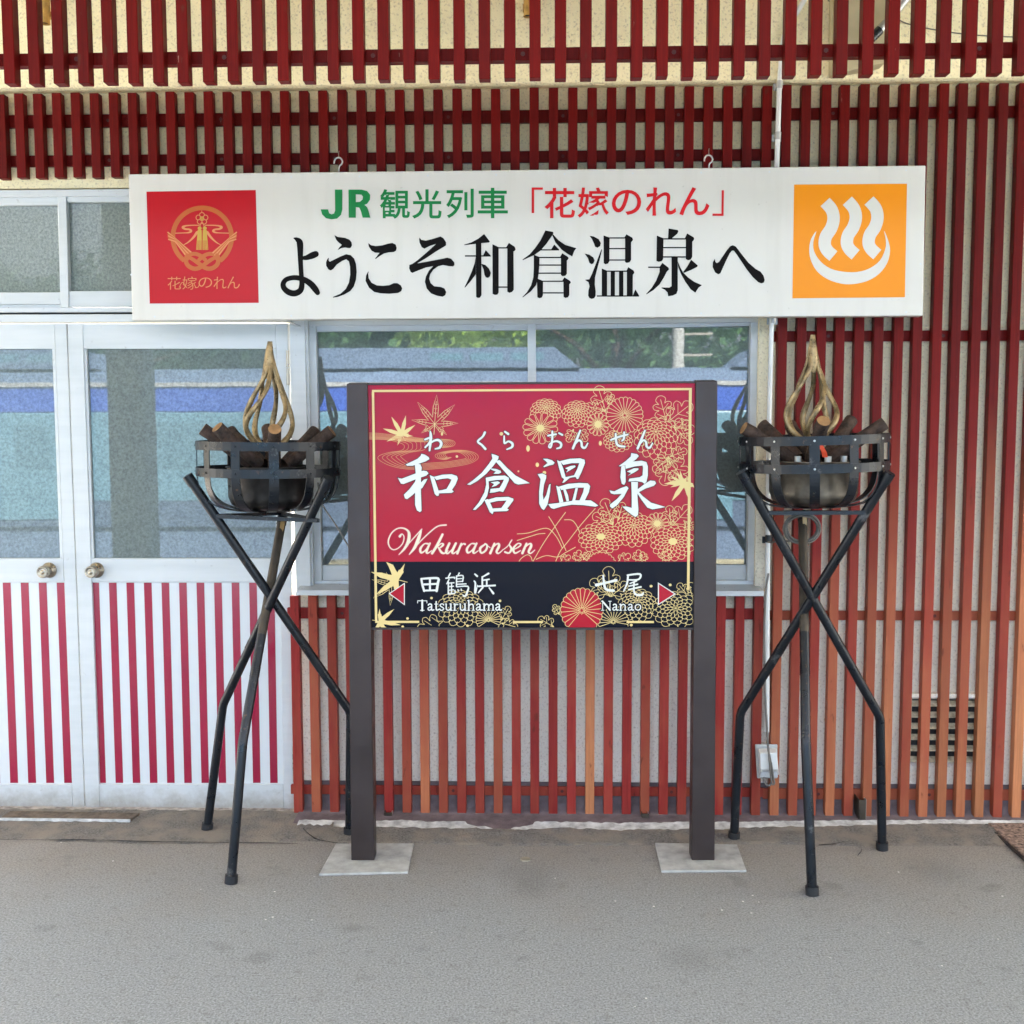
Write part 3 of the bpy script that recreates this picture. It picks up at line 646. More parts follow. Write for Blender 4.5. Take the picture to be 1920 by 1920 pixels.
P([(1143, 215), (1175, 238), (1230, 248), (1300, 240), (1370, 220), (1415, 213), (1450, 230), (1463, 268), (1455, 300), (1430, 315), (1370, 320), (1320, 332), (1270, 362), (1225, 395), (1220, 388), (1270, 325), (1220, 322), (1180, 300), (1150, 255)], A)
P([(1150, 530), (1142, 560), (1148, 610), (1180, 660), (1240, 690), (1310, 695), (1380, 688), (1430, 665), (1470, 665), (1510, 690), (1525, 725), (1515, 755), (1480, 775), (1380, 785), (1280, 780), (1210, 765), (1150, 715), (1112, 640), (1118, 580), (1135, 545)], A)
P([(1720, 152), (1740, 178), (1790, 187), (1860, 170), (1955, 140), (1990, 160), (2018, 205), (2018, 240), (1985, 262), (1900, 312), (1800, 380), (1695, 442), (1780, 428), (1900, 405), (1990, 388), (2030, 378), (2075, 390), (2110, 430), (2113, 460), (2098, 478), (2050, 475), (1985, 462), (1930, 475), (1875, 515), (1840, 565), (1828, 615), (1845, 665), (1885, 700), (1960, 708), (2000, 725), (2020, 765), (2010, 800), (1980, 818), (1920, 808), (1850, 782), (1800, 725), (1780, 650), (1792, 590), (1825, 525), (1872, 475), (1790, 490), (1700, 525), (1640, 550), (1620, 540), (1603, 500), (1606, 460), (1640, 448), (1700, 405), (1800, 320), (1905, 225), (1840, 245), (1775, 277), (1745, 262), (1720, 210), (1715, 170)], A)
def rect(x0, y0, x1, y1, z): P([(x0, y0), (x1, y0), (x1, y1), (x0, y1)], z)
KAN = {Bz: [
 [(300, 232), (380, 208), (460, 165), (527, 112), (590, 195), (585, 208), (500, 215), (400, 228), (305, 238)], [(432, 213), (495, 213), (497, 800), (480, 828), (455, 833), (437, 820)], [(310, 352), (600, 352), (600, 367), (310, 367)], [(515, 354), (545, 293), (600, 354)],
 [(432, 365), (420, 440), (385, 540), (345, 630), (305, 712), (312, 715), (370, 650), (434, 565)], [(497, 448), (540, 460), (580, 500), (602, 550), (592, 590), (570, 606), (545, 600), (530, 570), (520, 510), (497, 460)],
 [(620, 226), (690, 260), (690, 770), (675, 795), (645, 798), (622, 785)], [(775, 260), (805, 212), (870, 255), (882, 285), (872, 300), (857, 310), (860, 740), (840, 765), (810, 775), (787, 760), (787, 275)], [(688, 261), (789, 261), (789, 276), (688, 276)], [(688, 702), (789, 702), (789, 717), (688, 717)],
 [(1215, 72), (1300, 88), (1308, 102), (1285, 140), (1230, 220), (1160, 300), (1090, 350), (962, 407), (958, 400), (1040, 340), (1100, 270), (1160, 185)], [(1290, 120), (1305, 118), (1360, 180), (1440, 235), (1565, 272), (1540, 305), (1518, 365), (1470, 340), (1400, 290), (1330, 210)],
 [(1160, 284), (1370, 284), (1370, 298), (1160, 298)], [(1280, 286), (1315, 230), (1370, 286)], [(1085, 345), (1150, 372), (1147, 480), (1140, 560), (1130, 620), (1110, 690), (1050, 760), (962, 826), (958, 820), (1010, 765), (1055, 690), (1080, 600), (1085, 500)],
 [(1380, 372), (1405, 328), (1470, 370), (1477, 385), (1470, 400), (1458, 410), (1457, 560), (1440, 582), (1410, 588), (1390, 575), (1390, 385)], [(1148, 370), (1392, 370), (1392, 384), (1148, 384)], [(1146, 455), (1392, 455), (1392, 469), (1146, 469)], [(1138, 546), (1392, 546), (1392, 560), (1138, 560)],
 [(1120, 612), (1190, 640), (1188, 800), (1175, 828), (1145, 835), (1125, 822)], [(1405, 637), (1430, 600), (1495, 640), (1503, 660), (1485, 680), (1485, 800), (1470, 825), (1440, 832), (1420, 820), (1418, 650)], [(1188, 637), (1420, 637), (1420, 651), (1188, 651)], [(1186, 768), (1420, 768), (1420, 782), (1186, 782)],
 [(1712, 132), (1760, 140), (1815, 170), (1840, 215), (1830, 250), (1800, 268), (1775, 255), (1760, 215), (1740, 170)], [(1657, 332), (1710, 345), (1755, 375), (1770, 410), (1755, 445), (1730, 453), (1710, 435), (1695, 385)],
 [(1845, 285), (1853, 288), (1830, 390), (1800, 500), (1775, 600), (1772, 680), (1782, 760), (1780, 810), (1765, 835), (1735, 843), (1710, 832), (1697, 805), (1700, 750), (1712, 700), (1700, 655), (1665, 632), (1668, 626), (1710, 622), (1740, 560), (1790, 430)],
 [(1870, 128), (1938, 152), (1935, 420), (1920, 445), (1890, 452), (1872, 440)], [(1850, 500), (1910, 525), (1910, 806), (1850, 806)], [(1795, 803), (2270, 803), (2270, 817), (1795, 817)]],
 C: [[(245, 150), (268, 115), (335, 155), (342, 180), (325, 200), (320, 210), (320, 405), (300, 432), (270, 438), (252, 428), (252, 165)], [(76, 150), (254, 150), (254, 164), (76, 164)], [(75, 270), (254, 270), (254, 284), (75, 284)], [(75, 398), (254, 398), (254, 412), (75, 412)],
 [(46, 524), (275, 524), (275, 538), (46, 538)], [(265, 530), (288, 485), (350, 525), (357, 550), (340, 572), (338, 805), (272, 805), (272, 535)], [(90, 536), (138, 536), (138, 805), (90, 805)], [(184, 536), (233, 536), (233, 805), (184, 805)], [(340, 804), (368, 735), (410, 804)],
 [(742, 50), (845, 68), (852, 85), (840, 110), (780, 160), (735, 165)], [(610, 130), (685, 160), (680, 395), (662, 420), (630, 426), (605, 415)], [(925, 160), (950, 105), (1025, 150), (1030, 170), (1018, 190), (1008, 200), (1008, 370), (990, 400), (960, 408), (935, 395), (935, 170)], [(678, 160), (937, 160), (937, 175), (678, 175)], [(678, 259), (937, 259), (937, 273), (678, 273)], [(678, 363), (937, 363), (937, 378), (678, 378)],
 [(775, 376), (845, 376), (845, 745), (830, 785), (790, 805), (738, 813), (730, 770), (700, 740), (662, 722), (664, 714), (750, 715), (775, 700)], [(512, 479), (650, 479), (650, 494), (512, 494)], [(640, 482), (672, 437), (740, 490), (747, 510), (720, 540), (690, 600), (640, 680), (570, 745), (492, 792), (490, 785), (550, 720), (600, 640), (640, 540)],
 [(995, 402), (1070, 465), (1065, 482), (1000, 515), (915, 550), (905, 540), (950, 480)], [(845, 420), (870, 480), (905, 545), (960, 600), (1030, 650), (1118, 688), (1080, 715), (1042, 772), (990, 735), (930, 650), (880, 560), (850, 480)],
 [(1262, 390), (1268, 425), (1285, 440), (1310, 425), (1350, 365), (1400, 290), (1435, 250), (1465, 238), (1500, 255), (1560, 335), (1640, 435), (1720, 505), (1775, 535), (1810, 580), (1823, 630), (1812, 660), (1785, 668), (1750, 655), (1690, 600), (1620, 510), (1560, 420), (1510, 345), (1475, 300), (1455, 300), (1430, 330), (1390, 410), (1345, 510), (1325, 555), (1300, 566), (1265, 545), (1237, 485), (1240, 430)]]}
for z, L in KAN.items():
    for q in L: P(q, z)
D.build('black_greeting', T)
D = Decal(W, .0012); z = zm(580, 330, 4.8)
D.poly([(230, 122), (297, 122), (297, 300), (285, 350), (250, 383), (200, 390), (150, 380), (115, 345), (102, 300), (168, 300), (178, 335), (200, 345), (222, 338), (232, 310)], GREENINK, z)
D.poly([(352, 122), (418.5, 122), (418.5, 375), (355, 375)], GREENINK, z)
D.poly([(418, 122), (470, 122), (520, 135), (548, 170), (545, 215), (520, 250), (495, 260), (520, 280), (535, 320), (548, 375), (480, 375), (465, 320), (450, 285), (418, 280), (418, 235), (455, 232), (480, 210), (482, 185), (468, 168), (418, 165)], GREENINK, z)
for ch, a, b, c, d in (('観', 635, 118, 905, 386), ('光', 925, 120, 1190, 384), ('列', 1232, 114, 1480, 380), ('車', 1515, 106, 1787, 380)): D.glyph(ch, a, b, c, d, GREENINK, z, .014)
D.build('green_lettering', T)
D = Decal(W, .0012); z = zm(960, 330, 4.571)
D.poly([(168, 98), (265, 98), (265, 118), (190, 118), (190, 318), (168, 318)], REDINK, z); D.poly([(1797, 122), (1817, 122), (1813, 342), (1718, 342), (1718, 322), (1795, 322)], REDINK, z)
for ch, a, b, c, d in (('花', 278, 102, 540, 362), ('嫁', 562, 98, 830, 358), ('の', 856, 118, 1107, 334), ('れ', 1146, 98, 1406, 340), ('ん', 1434, 95, 1692, 338)): D.glyph(ch, a, b, c, d, REDINK, z, .014)
D.build('red_lettering', T)
# red emblem square
D = Decal(W, .0008); z = zm(250, 320, 7.111)
D.poly([(175, 280), (1632, 258), (1672, 1762), (218, 1772)], REDSQ, z); D.base = .0014
D.line([(918+392*math.sin(a), 888-392*math.cos(a), 62) for a in [R(-143+286*i/40) for i in range(41)]], EMB, z, n=1, cap=False)
for sx in (1, -1):
    X = lambda x: x if sx == 1 else 1836-x
    for k in range(5):
        D.line([(X(456+k*2), 818+k*24, 17), (X(520+k*10), 872+k*18, 19), (X(780-k*14), 1098+k*16, 21)], EMB if k % 2 else EMB3, z, n=1, cap=False)
    D.line([(X(720), 1130, 56), (X(700), 1190, 58), (X(725), 1260, 58), (X(800), 1305, 58), (X(880), 1295, 56), (X(960), 1240, 54), (X(1040), 1185, 50), (X(1110), 1150, 40)], EMB, z)
    D.line([(X(715), 1180, 50), (X(760), 1120, 52), (X(830), 1110, 52), (X(905), 1140, 52), (X(960), 1190, 50)], EMB, z)
    D.line([(X(885), 728, 13), (X(790), 728, 14), (X(700), 735, 20), (X(660), 755, 34), (X(690), 777, 26), (X(745), 784, 24), (X(770), 803, 32), (X(745), 823, 22), (X(680), 830, 13), (X(558), 833, 12)], EMB3, z)
    D.line([(X(850), 822, 36), (X(800), 890, 28), (X(730), 955, 16), (X(655), 997, 6)], EMB3, z)
    D.disc(X(884), 768, 26, 26, EMB2, z); D.poly([(X(858), 792), (X(911), 792), (X(914), 1055), (X(838), 1055)], EMB2, z)
    for k in range(4): D.line([(X(860+k*14), 930, 4), (X(848+k*19), 1053, 6)], REDSQ, z, n=1)
for k in range(5):
    a = R(90+72*k); D.line([(915+52*math.cos(a)+(30*math.cos(b)*math.cos(a)-33*math.sin(b)*math.sin(a)), 640-52*math.sin(a)-(30*math.cos(b)*math.sin(a)+33*math.sin(b)*math.cos(a)), 11) for b in [R(30*j) for j in range(12)]], EMB3, z, n=1, closed=True)
D.line([(913, 530, 8), (913, 560, 8)], EMB3, z); D.line([(905, 690, 9), (890, 745, 9)], EMB3, z); D.line([(925, 690, 9), (945, 745, 9)], EMB3, z)
for k in range(5): a, b = R(90+72*k), R(90+72*(k+2)); D.line([(915+30*math.cos(a), 640-30*math.sin(a), 8), (915+30*math.cos(b), 640-30*math.sin(b), 8)], EMB2, z, n=1)
for ch, a, b, c, d in (('花', 457, 1415, 635, 1585), ('嫁', 655, 1412, 845, 1585), ('の', 870, 1425, 1050, 1560), ('れ', 1070, 1415, 1240, 1575), ('ん', 1255, 1412, 1420, 1570)): D.glyph(ch, a, b, c, d, EMB3, z, -.006)
D.line([(610, 1560, 9), (650, 1490, 9), (690, 1520, 9)], EMB3, z); D.line([(820, 1560, 9), (860, 1555, 9), (880, 1520, 9)], EMB3, z)
D.build('red_emblem_square', T)
D = Decal(W, .0008); z = zm(1280, 0, 3)
D.poly([(627, 1038), (1262, 1033), (1250, 1672), (617, 1678)], ORANGE, z); D.base = .0014
for dx, dy in ((0, 0), (125, -7), (247, -8)):
    D.line([(x+dx, y+dy, 70) for x, y in ((801, 1136), (838, 1180), (849, 1232), (835, 1284), (806, 1330), (799, 1376), (815, 1410), (848, 1440))], WHITE, z, cap=False)
D.poly([(752, 1300), (722, 1345), (712, 1400), (720, 1460), (755, 1525), (815, 1570), (890, 1595), (960, 1598), (1040, 1580), (1105, 1540), (1150, 1480), (1167, 1410), (1155, 1350), (1133, 1298), (1143, 1350), (1140, 1400), (1110, 1465), (1050, 1510), (980, 1530), (900, 1528), (830, 1510), (775, 1470), (740, 1415), (735, 1360)], WHITE, z, 3)
D.build('hot_spring_square', T)
for hx, hy in ((580, 250), (1274, 245.5)):
    m = MB(); q = zm(hx, hy, 12); pp = [Vector(at(*q(x, y), -.142)) for x, y in crom([(558, 685), (565, 620), (600, 565), (660, 545), (720, 575), (745, 640), (720, 700), (672, 745), (662, 860)], 4)]; m.tube(pp, .0032, STEEL, 8)
    m.tube([at(*q(662, 552), -.142), at(*q(660, 440), -.125), at(*q(668, 400), -.085)], .0016, STEEL, 6); m.build('hook', T)
m = MB(); a = at(541, 601, -.14); m.strip([a, a+Vector((.0, .02, -.004)), at(560, 612, -.012)], [Vector((1, 0, 0))]*3, .016, .003, [Vector((0, .3, 1)).normalized()]*3, STEEL); m.build('bracket', T)

# ------------------------------------------------------------------ station name sign on two posts
pL, pR = gd(680, 1618), gd(1318, 1618); dv = (pR-pL).normalized(); nv = Vector((dv.y, -dv.x, 0)); nv = nv if nv.y < 0 else -nv
S = Plane(pL, nv); S2 = Plane(pL-nv*.012, nv)
T = thing('station_sign', 'red and navy station name sign with gold flowers between two dark brown posts', 'sign', (pL+pR)/2)
for q in ([(649.5, 719.5), (689, 719), (702, 1619), (658.5, 1619)], [(1304.5, 714.5), (1345.5, 714), (1340, 1618.5), (1297, 1618.5)]):
    f = [S.pt(*p) for p in q]; f[2].z = f[3].z = .0092
    m = MB(); m.hexa(f, [p-nv*.064 for p in f], POSTM, .003)
    m.hexa([f[0]+Vector((.004, 0, .0005))-nv*.004, f[1]+Vector((-.004, 0, .0005))-nv*.004, f[1]+Vector((-.004, 0, -.004))-nv*.004, f[0]+Vector((.004, 0, -.004))-nv*.004],
           [f[0]+Vector((.004, 0, .006))-nv*.06, f[1]+Vector((-.004, 0, .006))-nv*.06, f[1]+Vector((-.004, 0, 0))-nv*.06, f[0]+Vector((.004, 0, 0))-nv*.06], POSTM)
    m.build('post', T)
m = MB(); f = [S2.pt(*p) for p in ((688.5, 717.8), (1305, 714.6), (1305, 718.6), (688.5, 722))]; m.hexa([p+nv*.004 for p in f], [p-nv*.04 for p in f], POSTM, .001); m.build('rail', T); m = MB()
f = [S2.pt(*p) for p in ((695, 1176.5), (1300, 1177), (1300, 1181), (695, 1180.5))]; m.hexa([p+nv*.004 for p in f], [p-nv*.04 for p in f], POSTM, .001); m.build('rail', T)
f = [S2.pt(*p) for p in ((688.8, 721.5), (1304.8, 718.3), (1301.6, 1053), (694.2, 1053))]; g = [S2.pt(*p) for p in ((694.2, 1053.2), (1301.6, 1053.2), (1300, 1177), (695.8, 1177))]
m = MB(); m.hexa(f, [p-nv*.03 for p in f], PRED); m.build('red_panel', T); m = MB(); m.hexa(g, [p-nv*.03 for p in g], PNAVY); m.build('navy_panel', T)
H = zm(680, 700, 6); I = zm(980, 700, 5.647); J = zm(680, 960, 6); Kz = zm(980, 940, 5.647); L6 = zm(720, 970, 6.4)
UP, DN = (690, 720, 1302.5, 1052.5), (695.5, 1053.5, 1300.5, 1176.3)
# flowers, leaves and water drawn as fine gold lines
D = Decal(S2, .0005); D.ramp = .00001; lw = .92
def flower(kind, cx, cy, rx, ry, z, bgm, n=16, oy=0.0, line=GOLDINK, r0=.2):
    s = z(1, 0)[0]-z(0, 0)[0]; cx, cy = z(cx, cy); rx *= s; ry *= s; E = lambda r, a, sh=0: (cx+rx*r*math.cos(a), cy+oy*ry*(1-r)+ry*r*math.sin(a))
    D.g += 1; k = n*2; D.poly([E(1.0 if i % 2 else .95, 2*math.pi*i/k) for i in range(k)], bgm, off=D.base+D.g*.00014)
    if kind in ('rosette', 'daisy'):
        c = .12 if kind == 'rosette' else r0
        for i in range(n):
            a = 2*math.pi*(i+.2)/n; da = math.pi/n*.86
            if kind == 'rosette':
                h_ = math.pi/n; D.line([E(c+.08*(i % 2), a-h_), E(.93, a-h_)], line, w=lw*1.05, n=1, cap=False); D.line([E(.93, a-h_), E(.985, a-h_*.5), E(1, a), E(.985, a+h_*.5), E(.93, a+h_)], line, w=lw, n=1, cap=False); continue
            D.line([E(c, a-da*.3), E(.5, a-da*.6), E(.88, a-da), E(.985, a-da*.45), E(1, a), E(.985, a+da*.45), E(.88, a+da), E(.5, a+da*.6), E(c, a+da*.3)], line, w=lw, n=2, cap=False)
        if kind == 'daisy': D.poly([E(r0*1.15, 2*math.pi*i/14) for i in range(14)], line)
        else:
            for i in range(8): a = 2*math.pi*i/8; D.line([E(.12+.05*math.cos(b), a+.28*math.sin(b)) for b in [R(60*j) for j in range(6)]], line, w=lw*.8, n=1, closed=True)
    else:                                       # many overlapping scales, ring by ring
        rings = 4; inner = .34
        for j in range(rings):
            r1 = 1-(1-inner)*j/rings; r2 = 1-(1-inner)*(j+1.25)/rings; nn = n
            for i in range(nn):
                a = 2*math.pi*(i+.5*(j % 2))/nn; da = math.pi/nn
                D.line([E(r2, a-da), E((r1*2+r2)/3, a-da*.92), E(r1, a-da*.35), E(r1*1.01, a), E(r1, a+da*.35), E((r1*2+r2)/3, a+da*.92), E(r2, a+da)], line, w=lw*.95, n=1, cap=False)
        for i in range(8):
            a = 2*math.pi*i/8; D.line([E(.1, a-.1), E(.24, a-.32), E(.36, a), E(.24, a+.32), E(.1, a+.1)], line, w=lw*.95, n=2, cap=False)
        if kind == 'ballc': D.poly([E(.2, 2*math.pi*i/14) for i in range(14)], line)
        else:
            for i in range(6): a = R(60*i); D.line([E(.0, a), E(.08, a)], line, w=lw, n=1)
def leaf(x, y, ang, ln, z, line=GOLDINK, bgm=None):
    """chrysanthemum leaf: lobed outline and veins, stem at (x, y), pointing along ang"""
    s = z(1, 0)[0]-z(0, 0)[0]; x, y = z(x, y); ln *= s; c, q = math.cos(R(ang)), -math.sin(R(ang))
    T_ = lambda u, v: (x+ln*(u*c-v*q*-1*-1), y+ln*(u*q+v*c))
    o = [(0, 0), (.18, .08), (.16, .26), (.3, .38), (.42, .28), (.44, .17), (.52, .34), (.66, .36), (.72, .22), (.68, .12), (.84, .2), (.96, .12), (1, 0), (.96, -.12), (.84, -.2), (.68, -.12), (.72, -.22), (.66, -.36), (.52, -.34), (.44, -.17), (.42, -.28), (.3, -.38), (.16, -.26), (.18, -.08)]
    if bgm: D.poly([T_(*p) for p in o], bgm)
    D.line([T_(*p) for p in o], line, w=lw, n=3, closed=True); D.line([T_(0, 0), T_(.86, 0)], line, w=lw, n=1)
    for u, v in ((.34, .28), (.34, -.28), (.64, .26), (.64, -.26)): D.line([T_(u-.2, 0), T_(u, v)], line, w=lw*.8, n=1)
def maple(x, y, ang, sz, z, solid, lobes=7, line=GOLDINK):
    s = z(1, 0)[0]-z(0, 0)[0]; x, y = z(x, y); sz *= s; o = []
    spread = [-128, -84, -42, 0, 42, 84, 128] if lobes == 7 else [-100, -50, 0, 50, 100]; lens = [.55, .8, .95, 1, .95, .8, .55] if lobes == 7 else [.6, .9, 1, .9, .6]
    for i, (a, l) in enumerate(zip(spread, lens)):
        b = R(ang+a)
        for da, rr in ((-15, .34), (-9, .58*l), (0, l), (9, .58*l), (15, .34)): o.append((x+sz*rr*math.cos(b+R(da)), y-sz*rr*math.sin(b+R(da))))
        if i < len(spread)-1: c = R(ang+(a+spread[i+1])/2); o.append((x+sz*.24*math.cos(c), y-sz*.24*math.sin(c)))
    o.append((x+sz*.04*math.cos(R(ang+180)), y-sz*.04*math.sin(R(ang+180))))
    if solid: D.poly(o, line)
    else:
        D.line(o, line, w=lw, n=1, closed=True)
        for a, l in zip(spread, lens):
            b = R(ang+a); D.line([(x, y), (x+sz*.78*l*math.cos(b), y-sz*.78*l*math.sin(b))], line, w=lw*.8, n=1)
            for k in (.35, .5, .64): px_, py_ = x+sz*k*l*math.cos(b), y-sz*k*l*math.sin(b); D.line([(px_+sz*.07*math.cos(b+.9), py_-sz*.07*math.sin(b+.9)), (px_, py_), (px_+sz*.07*math.cos(b-.9), py_-sz*.07*math.sin(b-.9))], line, w=lw*.6, n=1)
    D.line([(x, y), (x+sz*.36*math.cos(R(ang+180)), y-sz*.36*math.sin(R(ang+180)))], line, w=lw*1.3, n=1)
D.clip = UP
# water
for k in range(7):
    D.line([(55, 668+k*12), (200, 676+k*11), (420, 702+k*9), (700, 735+k*6), (880, 740+k*2), (1000-k*20, 752+k*2), (1040-k*22, 785), (1010-k*22, 820-k), (900-k*14, 838)], SAND, H, w=5 if k < 4 else 7)
for k in range(6):
    D.line([(300+k*30, 748-k*4), (440+k*46, 790-k*8), (470+k*46, 830-k*5), (430+k*52, 870-k*2), (300+k*46, 890), (190+k*50, 925), (180+k*50, 970-k*6), (300+k*42, 1035-k*6), (480+k*20, 1075-k*9), (700, 1080-k*13), (950, 1060-k*13), (1200-k*14, 1015-k*10), (1300-k*27, 950), (1250-k*24, 890+k*4), (1100-k*8, 865+k*4), (920+k*4, 880+k*4), (820+k*22, 915+k*2), (840+k*22, 955-k*3), (930, 970-k*4), (1000-k*3, 945)], SAND, H, w=5)
maple(810, 570, 86, 330, H, False); maple(440, 690, 120, 235, H, True)
for x, y, a, b in ((892, 682, 12, 20), (1560, 680, 20, 20), (1860, 845, 20, 36), (1752, 1102, 10, 10), (1060, 935, 14, 14)): D.disc(x, y, a, b, GOLDINK, H, n=12)
for x, y, a, b in ((155, 968, 18, 24), (230, 1052, 20, 18), (822, 740, 16, 26)): D.disc(x, y, a, b, GOLDINK, I, n=12)
leaf(890, 430, 108, 310, I); leaf(880, 400, 165, 220, I); leaf(900, 330, 60, 120, I); leaf(540, 590, 245, 150, I); leaf(600, 590, 300, 150, I); leaf(1520, 500, 105, 270, I); leaf(1530, 520, 38, 330, I); leaf(1560, 560, -10, 270, I); leaf(1600, 560, -45, 260, I)
flower('ball', 245, 405, 165, 135, I, PRED, 15, -.35); flower('daisy', 187, 580, 185, 168, I, PRED, 14, 0, r0=.19)
flower('ball', 580, 432, 165, 142, I, PRED, 15, -.3); flower('ball', 1010, 715, 155, 118, I, PRED, 15, -.3); flower('daisy', 798, 540, 120, 122, I, PRED, 14, 0, r0=.27); flower('rosette', 1080, 445, 197, 195, I, PRED, 24); flower('ball', 1410, 690, 232, 220, I, PRED, 15, -.35)
leaf(1550, 880, 225, 230, I); leaf(1550, 890, 300, 330, I); leaf(1540, 890, 262, 300, I); leaf(1560, 880, 20, 190, I); maple(1720, 1150, 235, 250, I, True, 5); maple(1690, 1160, 150, 150, I, True, 5)
# grass blades and lower flower bank
for q in ([(-60, 1700), (60, 1690), (250, 1640), (350, 1720), (420, 1850)], [(-60, 1770), (100, 1720), (170, 1700), (240, 1695)], [(275, 1515), (340, 1620), (400, 1740), (460, 1880)], [(455, 1470), (330, 1640), (220, 1800), (110, 1990)], [(440, 1550), (520, 1555), (570, 1610), (610, 1700)], [(770, 1430), (620, 1600), (480, 1780), (400, 1880), (350, 1990)], [(140, 1970), (250, 1930), (370, 1945), (450, 1900), (560, 1840)]): D.line(q, GOLDINK, I, w=6.5)
D.line([(1620, 528), (1650, 490), (1715, 450), (1760, 470), (1780, 526)], GOLDINK, L6, w=7)
leaf(960, 1590, 112, 280, I); leaf(960, 1600, 155, 240, I); leaf(1010, 1560, 75, 200, I); leaf(1570, 1610, 95, 210, I); leaf(1580, 1620, 48, 290, I); leaf(1700, 1640, 20, 140, I)
flower('ball', 1175, 1655, 200, 185, I, PRED, 15, -.25); flower('daisy', 1425, 1590, 125, 115, I, PRED, 14, 0, r0=.25); flower('ballc', 828, 1745, 238, 170, I, PRED, 17, -.12); flower('ballc', 1590, 1795, 235, 190, I, PRED, 17, -.1)
leaf(400, 640, 30, 120, Kz); leaf(560, 640, 70, 130, Kz); leaf(640, 620, 50, 110, Kz); flower('rosette', 830, 700, 170, 165, Kz, PRED, 26); leaf(1010, 640, 30, 150, Kz); leaf(1200, 640, 75, 130, Kz); leaf(1300, 640, 110, 110, Kz); leaf(1480, 640, 60, 150, Kz)
D.clip = DN
leaf(330, 1330, 150, 190, Kz); leaf(390, 1200, 120, 120, Kz); leaf(920, 1010, 92, 320, Kz); leaf(920, 1000, 140, 260, Kz); leaf(930, 1010, 40, 230, Kz); leaf(1760, 1010, 130, 180, Kz); leaf(1790, 1010, 70, 200, Kz)
flower('ball', 1215, 1100, 205, 175, Kz, PNAVY, 15, -.3); flower('ball', 1620, 1150, 250, 195, Kz, PNAVY, 15, -.1); flower('rosette', 960, 1275, 165, 150, Kz, PNAVY, 22); flower('rosette', 625, 1155, 228, 240, Kz, PRED, 24)
leaf(900, 1230, 200, 300, J); leaf(1560, 1220, 60, 180, J); leaf(1560, 1250, -15, 190, J); flower('ball', 1105, 1085, 265, 205, J, PNAVY, 16, -.3); flower('rosette', 1415, 1215, 142, 128, J, PNAVY, 22)
maple(390, 760, 165, 330, J, True, 5); maple(330, 820, 215, 260, J, False, 5); maple(190, 1230, -10, 240, J, True, 5)
for x, y in ((775, 968), (505, 1198), (450, 1290), (1545, 1000), (1180, 1280)): D.disc(x, y, 15, 14, GOLDINK, J, n=12)
for x, y in ((1360, 898), (1562, 885), (1150, 1310)): D.disc(x, y, 16, 14, GOLDINK, Kz, n=12)
D.build('gold_pattern', T)
for q in ([(697.5, 731), (1297, 727.5), (1297, 731.5), (697.5, 735.2)], [(697.2, 735.2), (701.6, 735.2), (707.6, 1164), (703, 1164)], [(1291.8, 731.6), (1297, 731.6), (1292.8, 1106), (1288, 1106)], [(703.5, 1164), (786, 1164), (786, 1168), (703.5, 1168)], [(962, 1164.3), (1018, 1164.3), (1018, 1168.2), (962, 1168.2)], [(1175, 1164.3), (1226, 1164.3), (1226, 1168.2), (1175, 1168.2)]): D = Decal(S2, .0041); D.poly(q, GOLDINK); D.build('border_line', T)
D = Decal(S2, .0012)
D.base = .0046; D.poly([(292, 918), (474, 795), (474, 1050)], WHITEINK, J); D.poly([(308, 918), (464, 812), (464, 1033)], PRED, J, off=.0052); D.build('direction_arrow', T); D = Decal(S2, .0046)
D.poly([(1432, 858), (1622, 980), (1432, 1100)], WHITEINK, Kz); D.poly([(1443, 876), (1604, 980), (1443, 1083)], PRED, Kz, off=.0052); D.build('direction_arrow', T)
